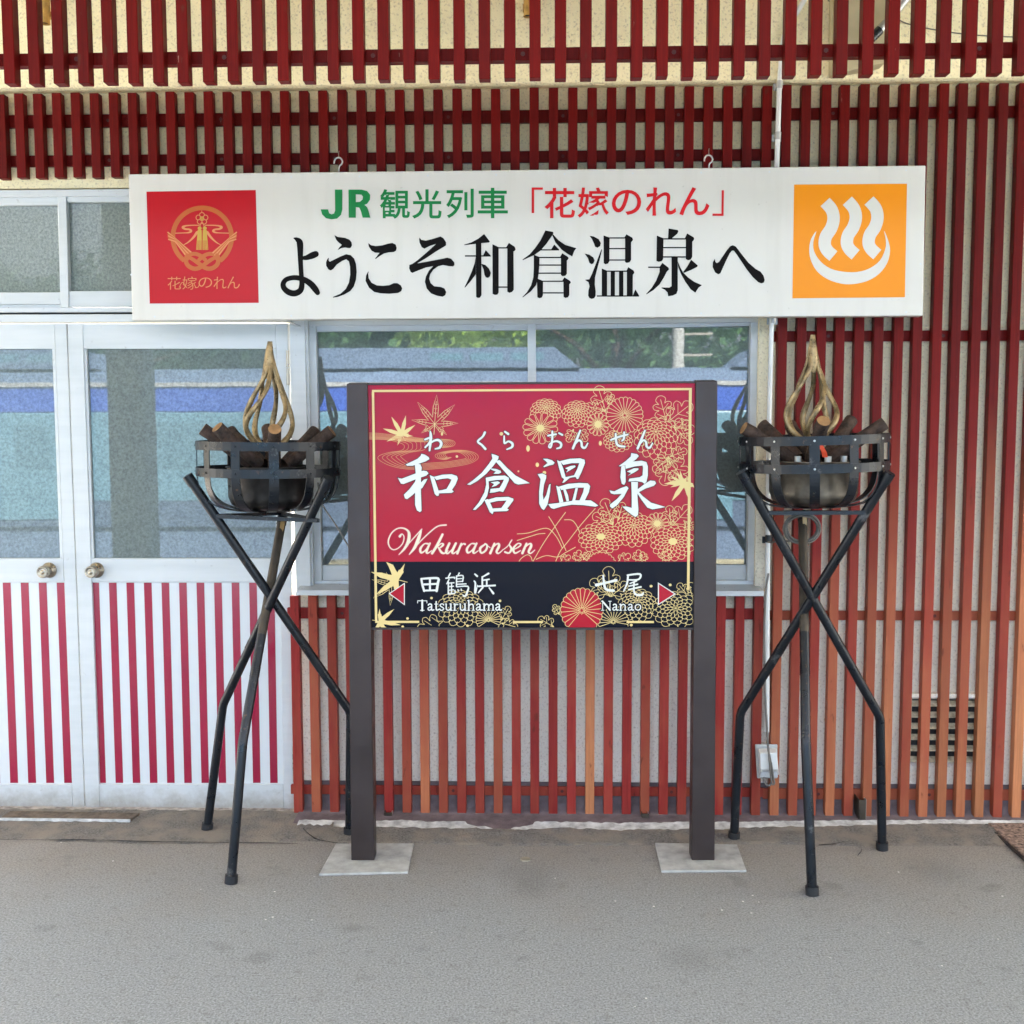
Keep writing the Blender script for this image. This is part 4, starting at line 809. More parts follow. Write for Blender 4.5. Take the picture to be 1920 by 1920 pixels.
# brush-written station name with its dark outline
NAME = {H: [[(660, 905), (700, 915), (745, 945), (750, 965), (710, 990), (650, 1010), (560, 1040), (500, 1040), (485, 1025), (560, 990), (620, 960), (655, 925)], [(585, 1010), (650, 1025), (665, 1060), (655, 1150), (655, 1350), (660, 1480), (662, 1545), (645, 1562), (610, 1540), (590, 1480), (590, 1350), (600, 1150)],
 [(395, 1175), (440, 1185), (560, 1140), (680, 1095), (720, 1100), (740, 1125), (715, 1150), (600, 1190), (460, 1245), (430, 1240)], [(600, 1180), (590, 1220), (530, 1300), (465, 1365), (475, 1405), (500, 1415), (560, 1370), (610, 1320)], [(650, 1235), (690, 1195), (730, 1185), (715, 1215), (670, 1290), (650, 1300)],
 [(755, 1145), (800, 1165), (830, 1250), (860, 1340), (855, 1375), (835, 1380), (810, 1355), (780, 1240)], [(800, 1165), (900, 1140), (1000, 1135), (1060, 1155), (1070, 1185), (1045, 1250), (1005, 1310), (1025, 1330), (1000, 1345), (850, 1350), (845, 1320), (900, 1312), (945, 1300), (985, 1230), (1000, 1195), (960, 1180), (900, 1185), (830, 1200)],
 [(1450, 905), (1500, 920), (1530, 935), (1525, 965), (1470, 1040), (1390, 1130), (1290, 1210), (1210, 1255), (1175, 1250), (1240, 1205), (1340, 1120), (1420, 1020), (1460, 960)], [(1495, 990), (1540, 975), (1620, 1060), (1720, 1150), (1880, 1235), (1750, 1250), (1710, 1235), (1620, 1130), (1540, 1040)], [(1440, 1070), (1500, 1075), (1550, 1095), (1560, 1115), (1530, 1130), (1470, 1130), (1500, 1105), (1450, 1085)],
 [(1385, 1175), (1480, 1155), (1600, 1150), (1645, 1175), (1645, 1200), (1610, 1280), (1580, 1335), (1540, 1325), (1480, 1340), (1430, 1345), (1440, 1300), (1540, 1290), (1575, 1230), (1590, 1195), (1500, 1200), (1400, 1215)], [(1440, 1225), (1520, 1215), (1545, 1230), (1500, 1265), (1450, 1280), (1480, 1245)], [(1385, 1175), (1415, 1200), (1420, 1290), (1400, 1380), (1340, 1470), (1270, 1535), (1240, 1535), (1310, 1450), (1370, 1340), (1390, 1250)],
 [(1370, 1425), (1410, 1415), (1440, 1470), (1475, 1550), (1460, 1585), (1430, 1560)], [(1400, 1425), (1500, 1395), (1640, 1390), (1695, 1410), (1695, 1430), (1650, 1490), (1625, 1520), (1645, 1535), (1620, 1550), (1470, 1555), (1465, 1520), (1560, 1515), (1600, 1460), (1620, 1430), (1520, 1435), (1430, 1455)]],
 I: [[(215, 905), (260, 905), (310, 920), (338, 945), (325, 965), (280, 975), (225, 995), (220, 985), (265, 950), (240, 925)], [(160, 1068), (210, 1060), (250, 1080), (248, 1110), (225, 1180), (212, 1280), (220, 1340), (250, 1290), (280, 1180), (295, 1170), (290, 1250), (262, 1390), (225, 1447), (200, 1430), (175, 1380), (175, 1250), (190, 1120)],
 [(365, 920), (400, 935), (430, 1010), (455, 1100), (440, 1120), (415, 1100), (385, 1000)], [(395, 930), (500, 905), (610, 900), (655, 915), (660, 950), (625, 1040), (590, 1115), (575, 1120), (560, 1095), (500, 1105), (440, 1155), (420, 1160), (450, 1100), (545, 1080), (580, 1010), (600, 950), (520, 950), (430, 970)], [(450, 1005), (510, 980), (555, 975), (560, 990), (510, 1020), (460, 1050), (480, 1020)],
 [(355, 1190), (390, 1205), (410, 1280), (430, 1360), (390, 1370), (375, 1290)], [(385, 1200), (480, 1170), (600, 1160), (690, 1165), (715, 1195), (700, 1260), (655, 1350), (600, 1350), (640, 1260), (650, 1210), (560, 1210), (410, 1235)], [(430, 1230), (455, 1230), (480, 1290), (490, 1350), (465, 1355)], [(560, 1215), (585, 1215), (555, 1350), (525, 1350)],
 [(270, 1385), (400, 1370), (560, 1345), (720, 1345), (760, 1370), (800, 1400), (770, 1412), (640, 1395), (520, 1390), (410, 1410), (330, 1435), (300, 1425)], [(1150, 845), (1210, 855), (1230, 875), (1200, 910), (1130, 960), (1030, 985), (1020, 980), (1090, 930), (1145, 880)], [(1045, 985), (1080, 975), (1090, 1060), (1090, 1150), (1075, 1180), (1050, 1170), (1035, 1100)],
 [(1085, 960), (1160, 935), (1260, 925), (1310, 940), (1325, 985), (1325, 1080), (1310, 1150), (1290, 1170), (1265, 1150), (1200, 1140), (1120, 1145), (1130, 1115), (1240, 1100), (1270, 1080), (1275, 1000), (1270, 975), (1190, 985), (1090, 1010)], [(1105, 1040), (1180, 1005), (1225, 1005), (1225, 1020), (1180, 1050), (1110, 1085), (1150, 1055)],
 [(1150, 1150), (1220, 1150), (1215, 1300), (1225, 1440), (1220, 1500), (1195, 1522), (1160, 1500), (1095, 1450), (1055, 1410), (1100, 1410), (1155, 1425), (1155, 1300)], [(920, 1240), (970, 1250), (1040, 1215), (1100, 1195), (1120, 1215), (1070, 1310), (1000, 1395), (950, 1430), (925, 1410), (925, 1390), (1000, 1330), (1050, 1275), (970, 1280), (935, 1270)],
 [(1215, 1230), (1280, 1180), (1350, 1135), (1400, 1140), (1412, 1165), (1390, 1190), (1300, 1220), (1225, 1260)], [(1215, 1240), (1270, 1300), (1360, 1370), (1510, 1415), (1460, 1425), (1375, 1440), (1320, 1420), (1260, 1340), (1215, 1270)]]}
KANA = [(H, [[(760, 652, 14), (766, 700, 30), (762, 780, 28), (752, 868, 20)], [(702, 745, 22), (775, 722, 20), (740, 790, 16), (704, 832, 20)], [(715, 825, 12), (790, 765, 20), (850, 750, 27), (884, 785, 30), (866, 835, 26), (815, 850, 14)],
  [(1375, 665, 26), (1350, 712, 22), (1295, 766, 22), (1340, 805, 24), (1380, 850, 27)], [(1600, 656, 20), (1637, 682, 27)], [(1592, 705, 15), (1592, 765, 22), (1600, 788, 18), (1640, 765, 20), (1684, 790, 27), (1678, 830, 24), (1622, 855, 14)]]),
 (I, [[(268, 660, 18), (352, 645, 20)], [(314, 615, 20), (313, 700, 22), (298, 780, 20), (277, 778, 15), (292, 742, 14), (355, 718, 20), (405, 742, 24), (400, 782, 22), (362, 796, 15)], [(385, 633, 18), (420, 652, 20)]] +
  [[(x+o, y, w) for x, y, w in q] for o in (0, 685) for q in ([(610, 605, 18), (580, 680, 24), (532, 795, 24)], [(560, 745, 14), (595, 708, 20), (622, 730, 23), (628, 775, 24), (660, 788, 22), (692, 735, 12)])] +
  [[(935, 705, 20), (1020, 672, 22), (1112, 648, 18)], [(1075, 625, 20), (1072, 690, 22), (1050, 716, 14)], [(985, 640, 20), (990, 720, 24), (1012, 764, 24), (1080, 776, 20)]])]
for mt, gr, base, nm in ((OUTINK, 1.5, .0046, 'lettering_outline'), (WHITEINK, .1, .0056, 'station_name_lettering')):
    D = Decal(S2, base)
    for z, L in NAME.items():
        for q in L: D.poly(q, mt, z, grow=gr)
    for z, L in KANA:
        for q in L: D.line(q, mt, z, grow=gr*.75, n=4)
    D.build(nm, T)
# Latin script line
nsh = lambda o: [[(1325+o, 315, 26), (1275+o, 430, 32)], [(1300+o, 372, 9), (1345+o, 325, 16), (1378+o, 318, 24), (1378+o, 352, 34), (1350+o, 412, 28), (1375+o, 432, 16), (1425+o, 392, 8)]]
ash = lambda o: [[(530+o, 318, 22), (485+o, 318, 14), (437+o, 375, 30), (445+o, 424, 26), (492+o, 400, 14), (545+o, 330, 16)], [(552+o, 312, 22), (512+o, 400, 32), (522+o, 431, 18), (575+o, 398, 8)]]
SCR = [[(190, 228, 34), (215, 200, 13), (240, 235, 12), (225, 310, 11), (170, 370, 11), (110, 388, 12), (65, 350, 14), (52, 280, 16), (90, 190, 15), (160, 135, 15), (230, 130, 17), (285, 160, 26), (302, 212, 40), (288, 300, 44), (242, 380, 28), (178, 448, 8)], [(180, 445, 8), (310, 300, 11), (455, 140, 12)], [(450, 145, 14), (420, 240, 44), (370, 360, 38), (302, 446, 8)], [(305, 445, 8), (430, 295, 11), (560, 170, 13), (650, 105, 15), (745, 92, 18)],
 [(702, 205, 28), (640, 330, 34), (577, 432, 32)], [(615, 385, 10), (680, 318, 12), (712, 328, 26), (665, 372, 12)], [(655, 365, 18), (690, 420, 30), (728, 430, 18), (770, 400, 8)], [(785, 312, 28), (745, 405, 32), (768, 432, 20), (830, 370, 9)], [(862, 312, 28), (818, 410, 32), (838, 432, 18), (890, 392, 8)], [(928, 316, 24), (880, 432, 32)], [(900, 375, 9), (945, 320, 16), (972, 322, 26)],
 [(1222, 318, 14), (1155, 370, 32), (1168, 428, 22), (1222, 395, 24), (1238, 338, 24), (1205, 314, 13), (1275, 365, 8)], [(1535, 270, 11), (1505, 325, 14), (1530, 378, 30), (1500, 428, 20), (1452, 416, 24)], [(1535, 398, 8), (1620, 352, 15), (1642, 322, 18), (1602, 316, 14), (1552, 375, 30), (1572, 430, 22), (1640, 398, 8)]] + [[(1420, 394, 8), (1485, 345, 9), (1535, 272, 11)]] + ash(0) + ash(560) + nsh(0) + nsh(385)
D = Decal(S2, .0042)
for q in SCR: D.line([(x, y, w_*.82) for x, y, w_ in q], PINKINK, L6, grow=1.0, n=4)
D.base = .0052
for q in SCR: D.line([(x, y, w_*.82) for x, y, w_ in q], CREAMINK, L6, grow=.05, n=4)
D.build('script_lettering', T)
# neighbouring stations
D = Decal(S2, .0056)
for q in ([(660, 752, 20), (672, 820, 22), (692, 888, 22)], [(660, 752, 18), (760, 745, 22), (850, 748, 24), (846, 800, 26), (832, 888, 26)], [(685, 815, 20), (842, 808, 20)], [(757, 752, 20), (757, 880, 20)], [(692, 884, 18), (832, 880, 18)],
 [(985, 690, 14), (962, 735, 12)], [(936, 745, 13), (1034, 734, 13), (1028, 752, 10)], [(975, 752, 12), (944, 812, 10)], [(964, 790, 14), (964, 922, 14)], [(966, 800, 11), (1032, 795, 11)], [(968, 840, 11), (1026, 835, 11)], [(968, 880, 11), (1026, 875, 11)], [(966, 921, 12), (1038, 915, 12)], [(1000, 790, 11), (1000, 915, 11)],
 [(1086, 686, 14), (1072, 715, 10)], [(1056, 720, 13), (1056, 838, 14)], [(1058, 722, 11), (1128, 716, 14), (1124, 782, 13)], [(1060, 752, 10), (1120, 748, 10)], [(1060, 784, 11), (1122, 780, 11)], [(1056, 814, 12), (1168, 808, 12)], [(1056, 842, 12), (1184, 836, 14), (1176, 900, 20), (1154, 948, 20), (1122, 930, 8)], [(1036, 875, 10), (1042, 905, 14)], [(1070, 868, 9), (1080, 896, 12)], [(1106, 862, 9), (1114, 888, 12)],
 [(1262, 698, 14), (1288, 722, 20)], [(1250, 772, 12), (1268, 800, 18), (1264, 880, 18), (1268, 915, 16), (1292, 820, 6)], [(1416, 692, 20), (1345, 732, 12)], [(1346, 730, 17), (1346, 822, 17)], [(1350, 768, 13), (1422, 757, 15)], [(1396, 765, 16), (1396, 815, 16)], [(1300, 836, 16), (1490, 826, 18)], [(1352, 848, 18), (1298, 912, 12)], [(1420, 848, 12), (1470, 915, 22)]): D.line(q, WHITEINK, J, grow=.15, n=3)
D.build('neighbour_lettering', T); D = Decal(S2, .0056)
for q in ([(780, 886, 30), (880, 862, 20), (990, 836, 28)], [(853, 785, 16), (862, 870, 22), (885, 932, 24), (962, 946, 26)], [(1110, 782, 16), (1242, 770, 20), (1228, 826, 16), (1122, 832, 13)], [(1116, 785, 18), (1105, 870, 18), (1068, 955, 10)], [(1205, 842, 16), (1132, 872, 10)], [(1125, 898, 13), (1216, 878, 15)], [(1122, 934, 13), (1252, 906, 17)], [(1180, 852, 15), (1178, 950, 17), (1205, 988, 20), (1262, 990, 24), (1280, 962, 10)]): D.line(q, WHITEINK, Kz, grow=.15, n=4)
D.build('neighbour_lettering', T)
ser = .055
nn = [([(.14, .66), (.14, .02)], .12), ([(.15, .42), (.28, .61), (.43, .62), (.53, .48), (.53, .02)], .1), ([(0, .02), (.28, .02)], ser), ([(.39, .02), (.67, .02)], ser), ([(0, .65), (.15, .65)], ser)]
LT = {'T': (.86, [([(.43, 0), (.43, 1)], .15), ([(.02, .97), (.84, .97)], .06), ([(.03, .98), (.02, .72)], ser), ([(.83, .98), (.84, .72)], ser), ([(.24, .02), (.62, .02)], ser)]),
 'a': (.62, [([(.1, .54), (.2, .65), (.34, .62), (.39, .5), (.39, .13), (.46, .03), (.58, .07)], .105), ([(.38, .38), (.16, .3), (.07, .16), (.15, .03), (.28, .06), (.38, .19)], .09)]), 't': (.42, [([(.17, .88), (.17, .15), (.24, .03), (.38, .1)], .11), ([(.0, .64), (.36, .64)], ser)]),
 's': (.5, [([(.41, .5), (.36, .63), (.2, .65), (.09, .54), (.16, .41), (.33, .29), (.41, .16), (.29, .03), (.12, .04), (.05, .2)], .085)]), 'u': (.72, [([(.13, .64), (.13, .2), (.22, .04), (.36, .04), (.5, .18)], .105), ([(.53, .66), (.53, .03)], .12), ([(0, .65), (.15, .65)], ser), ([(.4, .65), (.55, .65)], ser), ([(.52, .02), (.68, .02)], ser)]),
 'r': (.52, [([(.15, .66), (.15, .02)], .12), ([(.16, .43), (.28, .62), (.45, .58)], .1), ([(0, .02), (.32, .02)], ser), ([(0, .65), (.15, .65)], ser)]), 'h': (.73, nn[1:4] + [([(.14, 1), (.14, .02)], .12), ([(0, .98), (.15, .98)], ser)]), 'n': (.73, nn),
 'm': (1.08, nn + [([(.54, .42), (.67, .61), (.81, .62), (.91, .48), (.91, .02)], .1), ([(.78, .02), (1.05, .02)], ser)]), 'o': (.64, [([(.3, .65), (.1, .52), (.07, .34), (.1, .15), (.3, .03), (.5, .15), (.53, .34), (.5, .52), (.3, .65)], .095)]),
 'N': (.95, [([(.14, .98), (.14, .02)], .06), ([(.12, .98), (.78, .03)], .14), ([(.78, .02), (.78, .98)], .06), ([(0, .97), (.2, .97)], ser), ([(.64, .97), (.92, .97)], ser), ([(.0, .02), (.28, .02)], ser)])}
def serif(word, x0, x1, ybase, ytop, z, mt=WHITEINK, gr=.08):
    tot = sum(LT[c][0] for c in word); h = ybase-ytop; k = (x1-x0)/tot; x = x0
    for c in word:
        for q, wd in LT[c][1]: D.line([(x+u*k, ybase-v*h, wd*h*1.15) for u, v in q], mt, z, n=4, grow=gr)
        x += LT[c][0]*k
for a in (('Tatsuruhama', 615, 1568, 1108, 995, J), ('Nanao', 830, 1262, 1155, 1055, Kz)):
    D = Decal(S2, .0044); serif(*a, PNAVY, 2.0); D.build('letter_backing', T)
    D = Decal(S2, .0054); serif(*a); D.build('latin_lettering', T)
#PART4
# ------------------------------------------------------------------ braziers
EMBER = bpy.data.materials.new('glowing_ember'); EMBER.use_nodes = True; pe = EMBER.node_tree.nodes['Principled BSDF']
pe.inputs['Base Color'].default_value = (.5, .05, .01, 1); pe.inputs['Emission Color'].default_value = (1, .08, .012, 1); pe.inputs['Emission Strength'].default_value = .012
def brazier(label, feet, legs, ring1, cxpx, bars, tilt, ribrot, logs, tip, pot, coil):
    fa = [gd(*p) for p in feet]; c = sum(fa, Vector())/3
    t = thing('brazier', label, 'brazier', (c.x, c.y, 0), 'fire baskets beside the station sign')
    for i, (pts, mat) in enumerate(legs):
        foot = fa[i].copy(); P_ = [at(x, y, Y) for x, y, Y in pts]; m = MB()
        knee = P_[-1]; top = P_[0]; foot.z = 0
        m.tube([top, knee+(top-knee).normalized()*.012, knee+(foot-knee).normalized()*.012, foot+Vector((0, 0, .0))], .0168, mat, 14)
        if i == 2: m.tube([top, top+(knee-top)*.55], .0171, IRON_B, 14); 
        m.tube([top+(top-knee).normalized()*.004, top-(top-knee).normalized()*.035], .0192, IRON, 14)
        u = (foot-knee).normalized(); m.tube([foot-u*.03, foot+Vector((0, 0, .001))], .0225, RUBBER, 14)
        q = knee+(top-knee)*.27; v = (top-knee).normalized()
        for k in range(5): m.tube([q+v*(.008*k), q+v*(.008*k+.005)], .0176, IRON, 12)
        m.build('leg', t)
    # flat bar triangle the basket stands on
    B3 = [at(*b) for b in bars]; m = MB()
    for a, b in ((0, 1), (1, 2), (2, 0)): 
        m.tube([B3[a], B3[b]], .0098, IRON, 4, smooth=False)
    m.build('support_frame', t)
    cc = at(cxpx, ring1, c.y); rad = .254; zt = at(cxpx, ring1, c.y-rad).z; cx, cy = cc.x, c.y
    sk = Matrix.Translation((cx, cy, zt)) @ Matrix.Rotation(tilt, 4, 'Y')
    prof = [(.2535, -.002), (.2535, -.06), (.253, -.118), (.247, -.165), (.228, -.205), (.19, -.234), (.13, -.25), (.03, -.256)]
    pp = crom(prof, 4)
    for k in range(12):
        a = R(ribrot+30*k); m = MB(); d = Vector((math.cos(a), math.sin(a), 0)); tg = Vector((-math.sin(a), math.cos(a), 0)); P3 = [sk @ (d*r+Vector((0, 0, z))) for r, z in pp]
        nd = []
        for i in range(len(P3)): v = (P3[min(i+1, len(P3)-1)]-P3[max(i-1, 0)]).normalized(); nd.append(v.cross(tg).normalized())
        m.strip(P3, [tg]*len(P3), .0335, .0035, nd, IRON); m.build('rib', t)
    for z0 in (0, -.094):
        m = MB(); n = 48; vs = []
        for k in range(n):
            a = 2*math.pi*k/n
            for r, z in ((.2585, z0), (.2585, z0-.031), (.2555, z0-.031), (.2555, z0)): vs.append(sk @ Vector((r*math.cos(a), r*math.sin(a), z)))
        m.add(vs, [(4*k+j, 4*k+(j+1) % 4, 4*((k+1) % n)+(j+1) % 4, 4*((k+1) % n)+j) for k in range(n) for j in range(4)], IRON)
        for k in range(12):
            a = R(ribrot+30*k); p = sk @ Vector((.259*math.cos(a), .259*math.sin(a), z0-.0155)); d = Vector((math.cos(a), math.sin(a), 0)); m.tube([p, p+d*.003], [.0042, .003], STEEL if coil else IRON, 8)
        m.build('band', t)
    m = MB(); zb = zt-.252
    m.lathe([(.02, zb), (.11, zb+.004), (.142, zb+.022), (.153, zb+.05), (.155, zb+.155), (.16, zb+.157), (.16, zb+.161), (.148, zb+.161), (.146, zb+.03), (.01, zb+.02)], (cx+.005, cy), pot, 40); m.build('pot', t)
    for i, (az, r1, z1, r0) in enumerate(logs):
        a = R(az); d = Vector((math.cos(a), math.sin(a), 0)); q = R(az+ (17 if i % 2 else -14)); d0 = Vector((math.cos(q), math.sin(q), 0))
        p1 = Vector((cx, cy, zt+z1+.016))+d*r1; p0 = Vector((cx, cy, zt-.085))+d0*r0; m = MB(); n = 6
        ax = [p0.lerp(p1, k/n)+Vector((random.uniform(-1, 1), random.uniform(-1, 1), random.uniform(-1, 1)))*.0015 for k in range(n+1)]
        m.tube(ax, [.0235+.001*random.uniform(-1, 1) for _ in ax], BARK, 14, cap=False)
        u = (ax[-1]-ax[-2]).normalized(); m.tube([ax[-1]-u*.001, ax[-1]+u*.0012], [.0232, .0222], CUT, 14); m.build('log', t)
    # twisted gold flame
    tp = at(tip[0], tip[1], cy); z0 = zt-.035; Ht = tp.z-z0; m = MB(); prf = [(0, .028), (.06, .045), (.14, .073), (.24, .09), (.34, .088), (.46, .07), (.6, .045), (.72, .024), (.84, .012), (1, .0035)]
    rr = random.Random(int(cxpx))
    for k in range(6):
        a0 = 60*k+rr.uniform(-10, 10)+tip[2]; tw = rr.uniform(35, 75); pts = []; rs = []; sq = rr.uniform(.9, 1.06)
        for f_, r_ in crom(prf, 4):
            a = R(a0+tw*f_+25*math.sin(f_*5+k)); lean = Vector((tp.x-cx, 0, 0))*f_**1.5
            pts.append(Vector((cx+r_*sq*math.cos(a), cy+r_*sq*math.sin(a), z0+Ht*f_*(1 if k < 3 else .95)))+lean); rs.append(.0100-.0045*f_**2+.001*math.sin(f_*19+k*2))
        m.tube(pts, rs, GOLD, 10)
    lean = Vector((tp.x-cx, 0, 0)); m.tube([Vector((cx, cy, z0+Ht*f_))+lean*f_**1.5 for f_ in (.66, .76, .86, .94, 1.0)], [.012, .02, .016, .011, .004], GOLD, 10); m.build('flame_ornament', t)
    for dx, dy in () if not coil else ((-.075, -.1), (.02, -.13), (.085, -.09)):
        m = MB(); m.tube([(cx+dx, cy+dy, zt-.1), (cx+dx, cy+dy, zt-.072)], .012, STEEL, 12); m.build('burner', t)
    m = MB()
    if coil:
        m.strip([(cx+.008, cy-.14, zt-.075), (cx+.002, cy-.145, zt-.055), (cx-.012, cy-.14, zt-.03), (cx-.02, cy-.13, zt-.012)], [Vector((1, 0, 0))]*4, .017, .002, [Vector((0, 1, 0))]*4, EMBER); m.build('ember', t)
        w_ = MB(); f3 = fa[2]; k3 = at(1502, 985, -.24)
        for r_, ph in ((.05, 0), (.055, 2), (.047, 4), (.058, 5)):
            w_.tube([k3+Vector((r_*math.cos(a+ph)*1.2, -.02+.006*math.sin(a*2+ph), r_*math.sin(a+ph)-.01)) for a in [2*math.pi*i/28 for i in range(28)]], .0036, CABLE, 8, closed=True)
        w_.tube([k3+Vector((-.03, -.02, -.055)), k3+Vector((-.07, -.01, -.06)), at(1440, 1017, -.1)], .003, CABLE, 8)
        tag(w_.build('coiled_cable'), 'coil of grey cable hung on the rear leg under the right fire basket', 'cable')
    return t
brazier('black iron fire basket with a black pot, standing left of the station sign', [(655, 1566), (388, 1557), (433, 1656)],
        [([(352, 893, -.49), (657, 1335, -.275)], IRON), ([(615, 898, -.6), (418, 1322, -.235)], IRON), ([(530, 968, -.2), (455, 1392, -.66)], IRON)],
        829, 504, [(402, 968, -.46), (596, 976, -.56), (528, 962, -.2)], R(.6), -12, [(188, .235, .03, .07), (222, .2, .034, .05), (105, .2, .03, .05), (-70, .2, .028, .05), (48, .21, .02, .06), (8, .23, .02, .07), (150, .2, .02, .05)], (506, 640, 0), POTD, False)
brazier('black iron fire basket with a sooty steel pot, right of the station sign', [(1654, 1593), (1376, 1574), (1523, 1678)],
        [([(1391, 886, -.56), (1650, 1345, -.375)], IRON), ([(1668, 888, -.64), (1388, 1337, -.285)], IRON), ([(1505, 962, -.21), (1511, 1392, -.71)], IRON)],
        817, 1524, [(1430, 962, -.53), (1622, 961, -.6), (1506, 960, -.22)], R(-1.6), -13, [(186, .25, .01, .07), (135, .21, .02, .05), (-94, .19, .034, .05), (66, .2, .026, .05), (40, .23, .035, .06), (-4, .245, .025, .07), (100, .2, .02, .05)], (1524, 628, 20), POTM, True)
m = MB(); pq(m, [(1506, 968), (1514, 968), (1512, 1000), (1504, 1000)], -.255, .012, plain('bare_wood', (.55, .4, .2), .7)); tag(m.build('wooden_wedge'), 'small bare wooden wedge tied to the rear leg under the right fire basket', 'wedge')
m = MB(); pq(m, [(526, 978), (534, 978), (529, 1005), (522, 1005)], -.245, .012, plain('stained_wood', (.3, .17, .05), .7)); tag(m.build('wooden_wedge'), 'small brown wooden wedge tied to the rear leg under the left fire basket', 'wedge')
m = MB(); m.tube(crom([tuple(p) for p in (at(596, 905, -.42), at(604, 945, -.4), at(630, 985, -.42), at(668, 1050, -.46))], 5), .003, CABLE, 8)
tag(m.build('thin_wire'), 'thin dark wire running from the left fire basket to the sign post', 'wire')
# ------------------------------------------------------------------ what the glass mirrors: the train and the trees across the track
TB = plain('pale_blue_train_paint', (.07, .14, .185), .3, 0, .04, 1); TBLUE = plain('blue_train_stripe', (.02, .05, .24), .3, 0, .05, 1)
TGREY = plain('grey_train_skirt', (.07, .10, .16), .5); TROOF = plain('pale_train_roof', (.05, .07, .11), .7, 0, .06, 1, spec=.1); TWIN = plain('dark_train_window', (.055, .11, .145), .3, 0, 0.02)
TR = thing('train', 'pale blue railcar with a darker blue band standing beyond the platform, mirrored in the glass', 'train', (0, -11.4, -1.05))
YS = -10.05
m = MB(); m.box(-14, 14, -12.8, YS, .56, 1.76, TB, .01); m.box(-14, 14, -12.8, YS, .2, .555, TROOF); m.box(-14, 14, -12.7, YS-.05, -.25, .195, TGREY); m.box(-14, 14, -12.8, YS, 1.765, 2.1, TBLUE, .01); m.box(-14, 14, -12.82, YS+.02, 2.105, 2.16, plain('white_gutter', (.2, .2, .2), .5)); m.build('body', TR)
m = MB(); prof = [(YS-.02, 2.162), (YS-.25, 2.3), (YS-.8, 2.38), (YS-1.9, 2.38), (-12.6, 2.25), (-12.8, 2.162)]
vs = [(x, y, z) for x in (-14, 14) for y, z in prof]; n = len(prof); m.add(vs, [(i, i+1, n+i+1, n+i) for i in range(n-1)], TROOF); m.build('roof', TR)
for x0, x1 in ((-3.1, .2), (3.0, 6.5), (-12, -6.5)):
    m = MB(); m.hexa([(x0, YS-.35, 2.64), (x1, YS-.35, 2.64), (x1+.35, YS-.3, 2.36), (x0-.35, YS-.3, 2.36)], [(x0, YS-1.9, 2.64), (x1, YS-1.9, 2.64), (x1+.35, YS-1.95, 2.36), (x0-.35, YS-1.95, 2.36)], TROOF)
    for i in range(3): xx = x1-1.7+i*.55; m.box(xx, xx+.45, YS-.36, YS-.318, 2.45, 2.56, TWIN)
    m.build('roof_unit', TR)
for x0 in (-12.5, -10.4, -5.4, -.5, 3.6, 6.2, 9.5):
    m = MB(); m.box(x0, x0+1.5, YS-.02, YS+.006, 1.0, 1.62, TWIN, .0); m.build('window', TR)
for x0 in (-7.4, 1.6, 8.1):
    m = MB(); m.box(x0, x0+1.0, YS-.02, YS+.012, .3, 1.74, TB, .004); m.box(x0+.25, x0+.75, YS, YS+.016, 1.0, 1.6, TWIN); m.build('door', TR)
for y in (-10.9, -12.0):
    m = MB(); m.box(-60, 60, y-.035, y+.035, -1.149, -1.02, STEEL); struct(m.build('rail_track'))
def leafmat(name, col):
    m, t, p = mk(name); oi = nz(t, pos(t), 1.3, 3)
    t.links.new(mixc(t, rng(t, oi, .3, .7), tuple(c*.45 for c in col), tuple(c*1.5 for c in col)), p.inputs['Base Color']); sv(p, Roughness=.5)
    tr_ = N(t, 'ShaderNodeBsdfTranslucent'); tr_.inputs[0].default_value = (*[c*1.3 for c in col], 1); mx = N(t, 'ShaderNodeMixShader'); mx.inputs[0].default_value = .3
    out = [n for n in t.nodes if n.type == 'OUTPUT_MATERIAL'][0]; t.links.new(p.outputs[0], mx.inputs[1]); t.links.new(tr_.outputs[0], mx.inputs[2]); t.links.new(mx.outputs[0], out.inputs[0]); return m
LF = [leafmat('dark_foliage', (.04, .085, .03)), leafmat('yellow_green_foliage', (.13, .2, .03))]
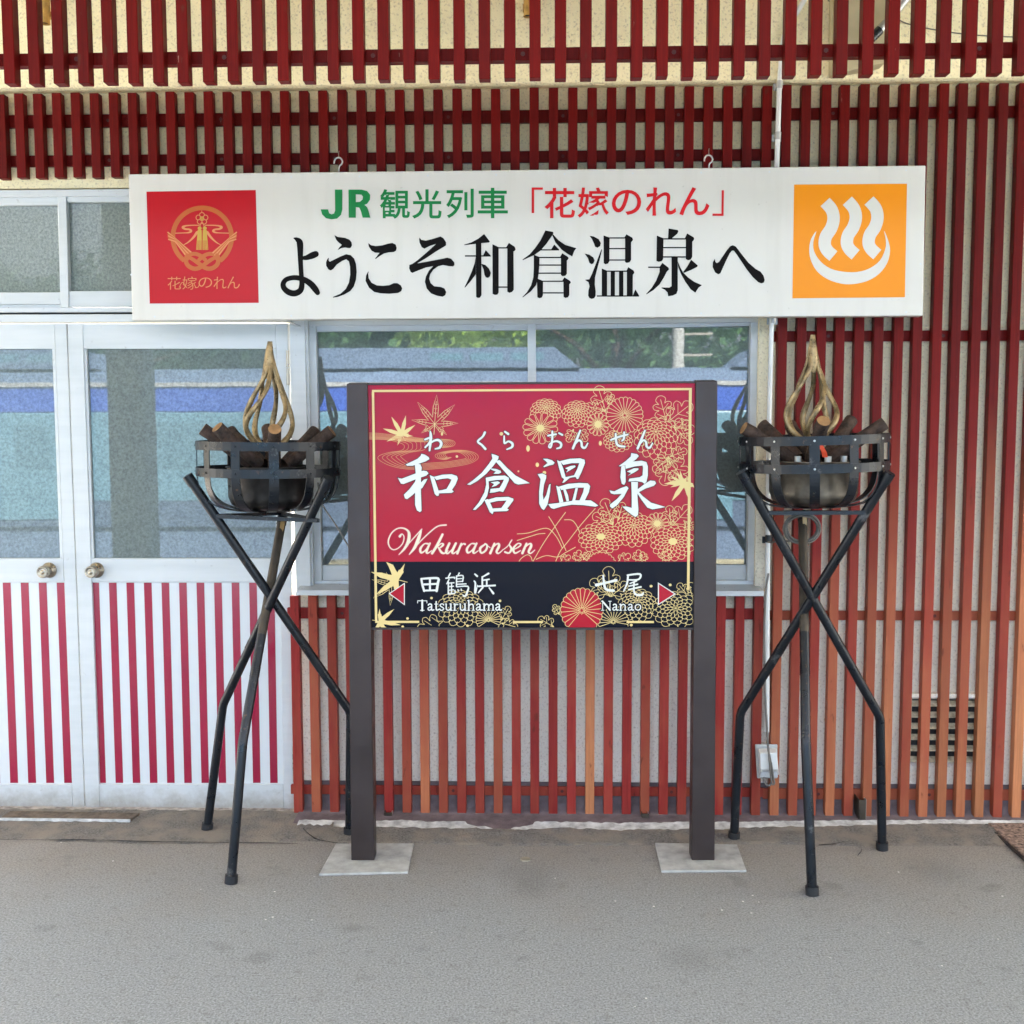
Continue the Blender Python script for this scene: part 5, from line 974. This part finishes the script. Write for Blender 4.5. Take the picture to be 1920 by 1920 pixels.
def tree(x, y, h, rad, mi, lab, nleaf=4200):
    r = random.Random(int(x*31+y)); t = thing('tree', lab, 'tree', (x, y, -1.25), 'trees mirrored in the glass')
    m = MB(); m.tube([(x, y, -1.3), (x+.1, y, h*.3), (x-.1, y+.1, h*.7)], [.22, .15, .06], BARK, 8)
    for i in range(7): a = r.uniform(0, 6.3); z0 = h*r.uniform(.1, .5); m.tube([(x, y, z0), (x+math.cos(a)*rad*.4, y+math.sin(a)*rad*.4, z0+h*.15), (x+math.cos(a)*rad*.8, y+math.sin(a)*rad*.8, z0+h*.22)], [.08, .05, .02], BARK, 6)
    m.build('trunk', t)
    cl = [(x+r.gauss(0, rad*.5), y+r.gauss(0, rad*.45), h*r.uniform(.18, .95), rad*r.uniform(.22, .48)) for _ in range(26)]
    vs = []; fs = []
    for i in range(nleaf):
        cx, cy, cz, cr = cl[i % 26]; d = Vector((r.gauss(0, 1), r.gauss(0, 1), r.gauss(0, .8))).normalized()*cr*r.uniform(.55, 1)
        p = Vector((cx, cy, cz))+d; a = Vector((r.gauss(0, 1), r.gauss(0, 1), r.gauss(0, 1))).normalized(); b = a.orthogonal().normalized(); s = r.uniform(.07, .15)
        o = len(vs); vs += [p-a*s, p+b*s*.55, p+a*s, p-b*s*.55]; fs.append((o, o+1, o+2, o+3))
    m = MB(); m.add(vs, fs, LF[mi]); m.build('crown', t)
tree(-9.5, -17.5, 5.2, 2.6, 0, 'dark leafy tree mirrored in the left door glass'); tree(-5.2, -16.5, 4.6, 2.2, 0, 'dark leafy tree mirrored at the left end of the window')
tree(-1.6, -15.5, 3.6, 1.9, 1, 'yellow green bush mirrored above the train in the left window pane'); tree(1.6, -18.5, 6.2, 2.8, 0, 'tall dark tree mirrored near the middle of the window')
tree(5.6, -19, 4.2, 2.4, 0, 'lower green tree mirrored at the right end of the window'); tree(10.5, -18, 3.8, 2.4, 1, 'pale green tree beyond the right end of the train')
tree(-14, -18, 6, 3.0, 0, 'large dark tree beyond the left end of the train')
def woods():
    r = random.Random(5); vs = []; fs = []
    for i in range(16000):
        x = r.uniform(-34, 34); top = 5.4+1.2*noise.noise((x*.22, 2, 0))+.6*noise.noise((x*.9, 5, 0)); top -= 2.3*math.exp(-((x-4.9)/.95)**4)
        z = -1.2+(top+1.2)*r.random()**.7; p = Vector((x, -22-r.random()*4, z)); a = Vector((r.gauss(0, 1), r.gauss(0, .6), r.gauss(0, 1))).normalized(); b = a.orthogonal().normalized(); s = r.uniform(.2, .42)
        o = len(vs); vs += [p-a*s, p+b*s*.6, p+a*s, p-b*s*.6]; fs.append((o, o+1, o+2, o+3))
    m = MB(); m.add(vs, fs, LF[0]); o = m.build('woods'); o['kind'] = 'stuff'; tag(o, 'belt of dark woods beyond the track, mirrored in the glass', 'woods')
woods()
t = thing('utility_pole', 'pale concrete pole mirrored in the right half of the window', 'pole', (2.35, -14, -1.2)); m = MB(); m.tube([(2.35, -14, -1.2), (2.35, -14, 6)], [.12, .1], plain('grey_pole_concrete', (.2, .2, .19), .9), 14); m.build('shaft', t)
m = MB(); m.box(2.2, 2.95, -14.19, -14.14, 3.1, 3.14, CABLE); m.box(2.2, 2.95, -14.19, -14.14, 2.75, 2.79, CABLE); m.build('cross_arm', t)
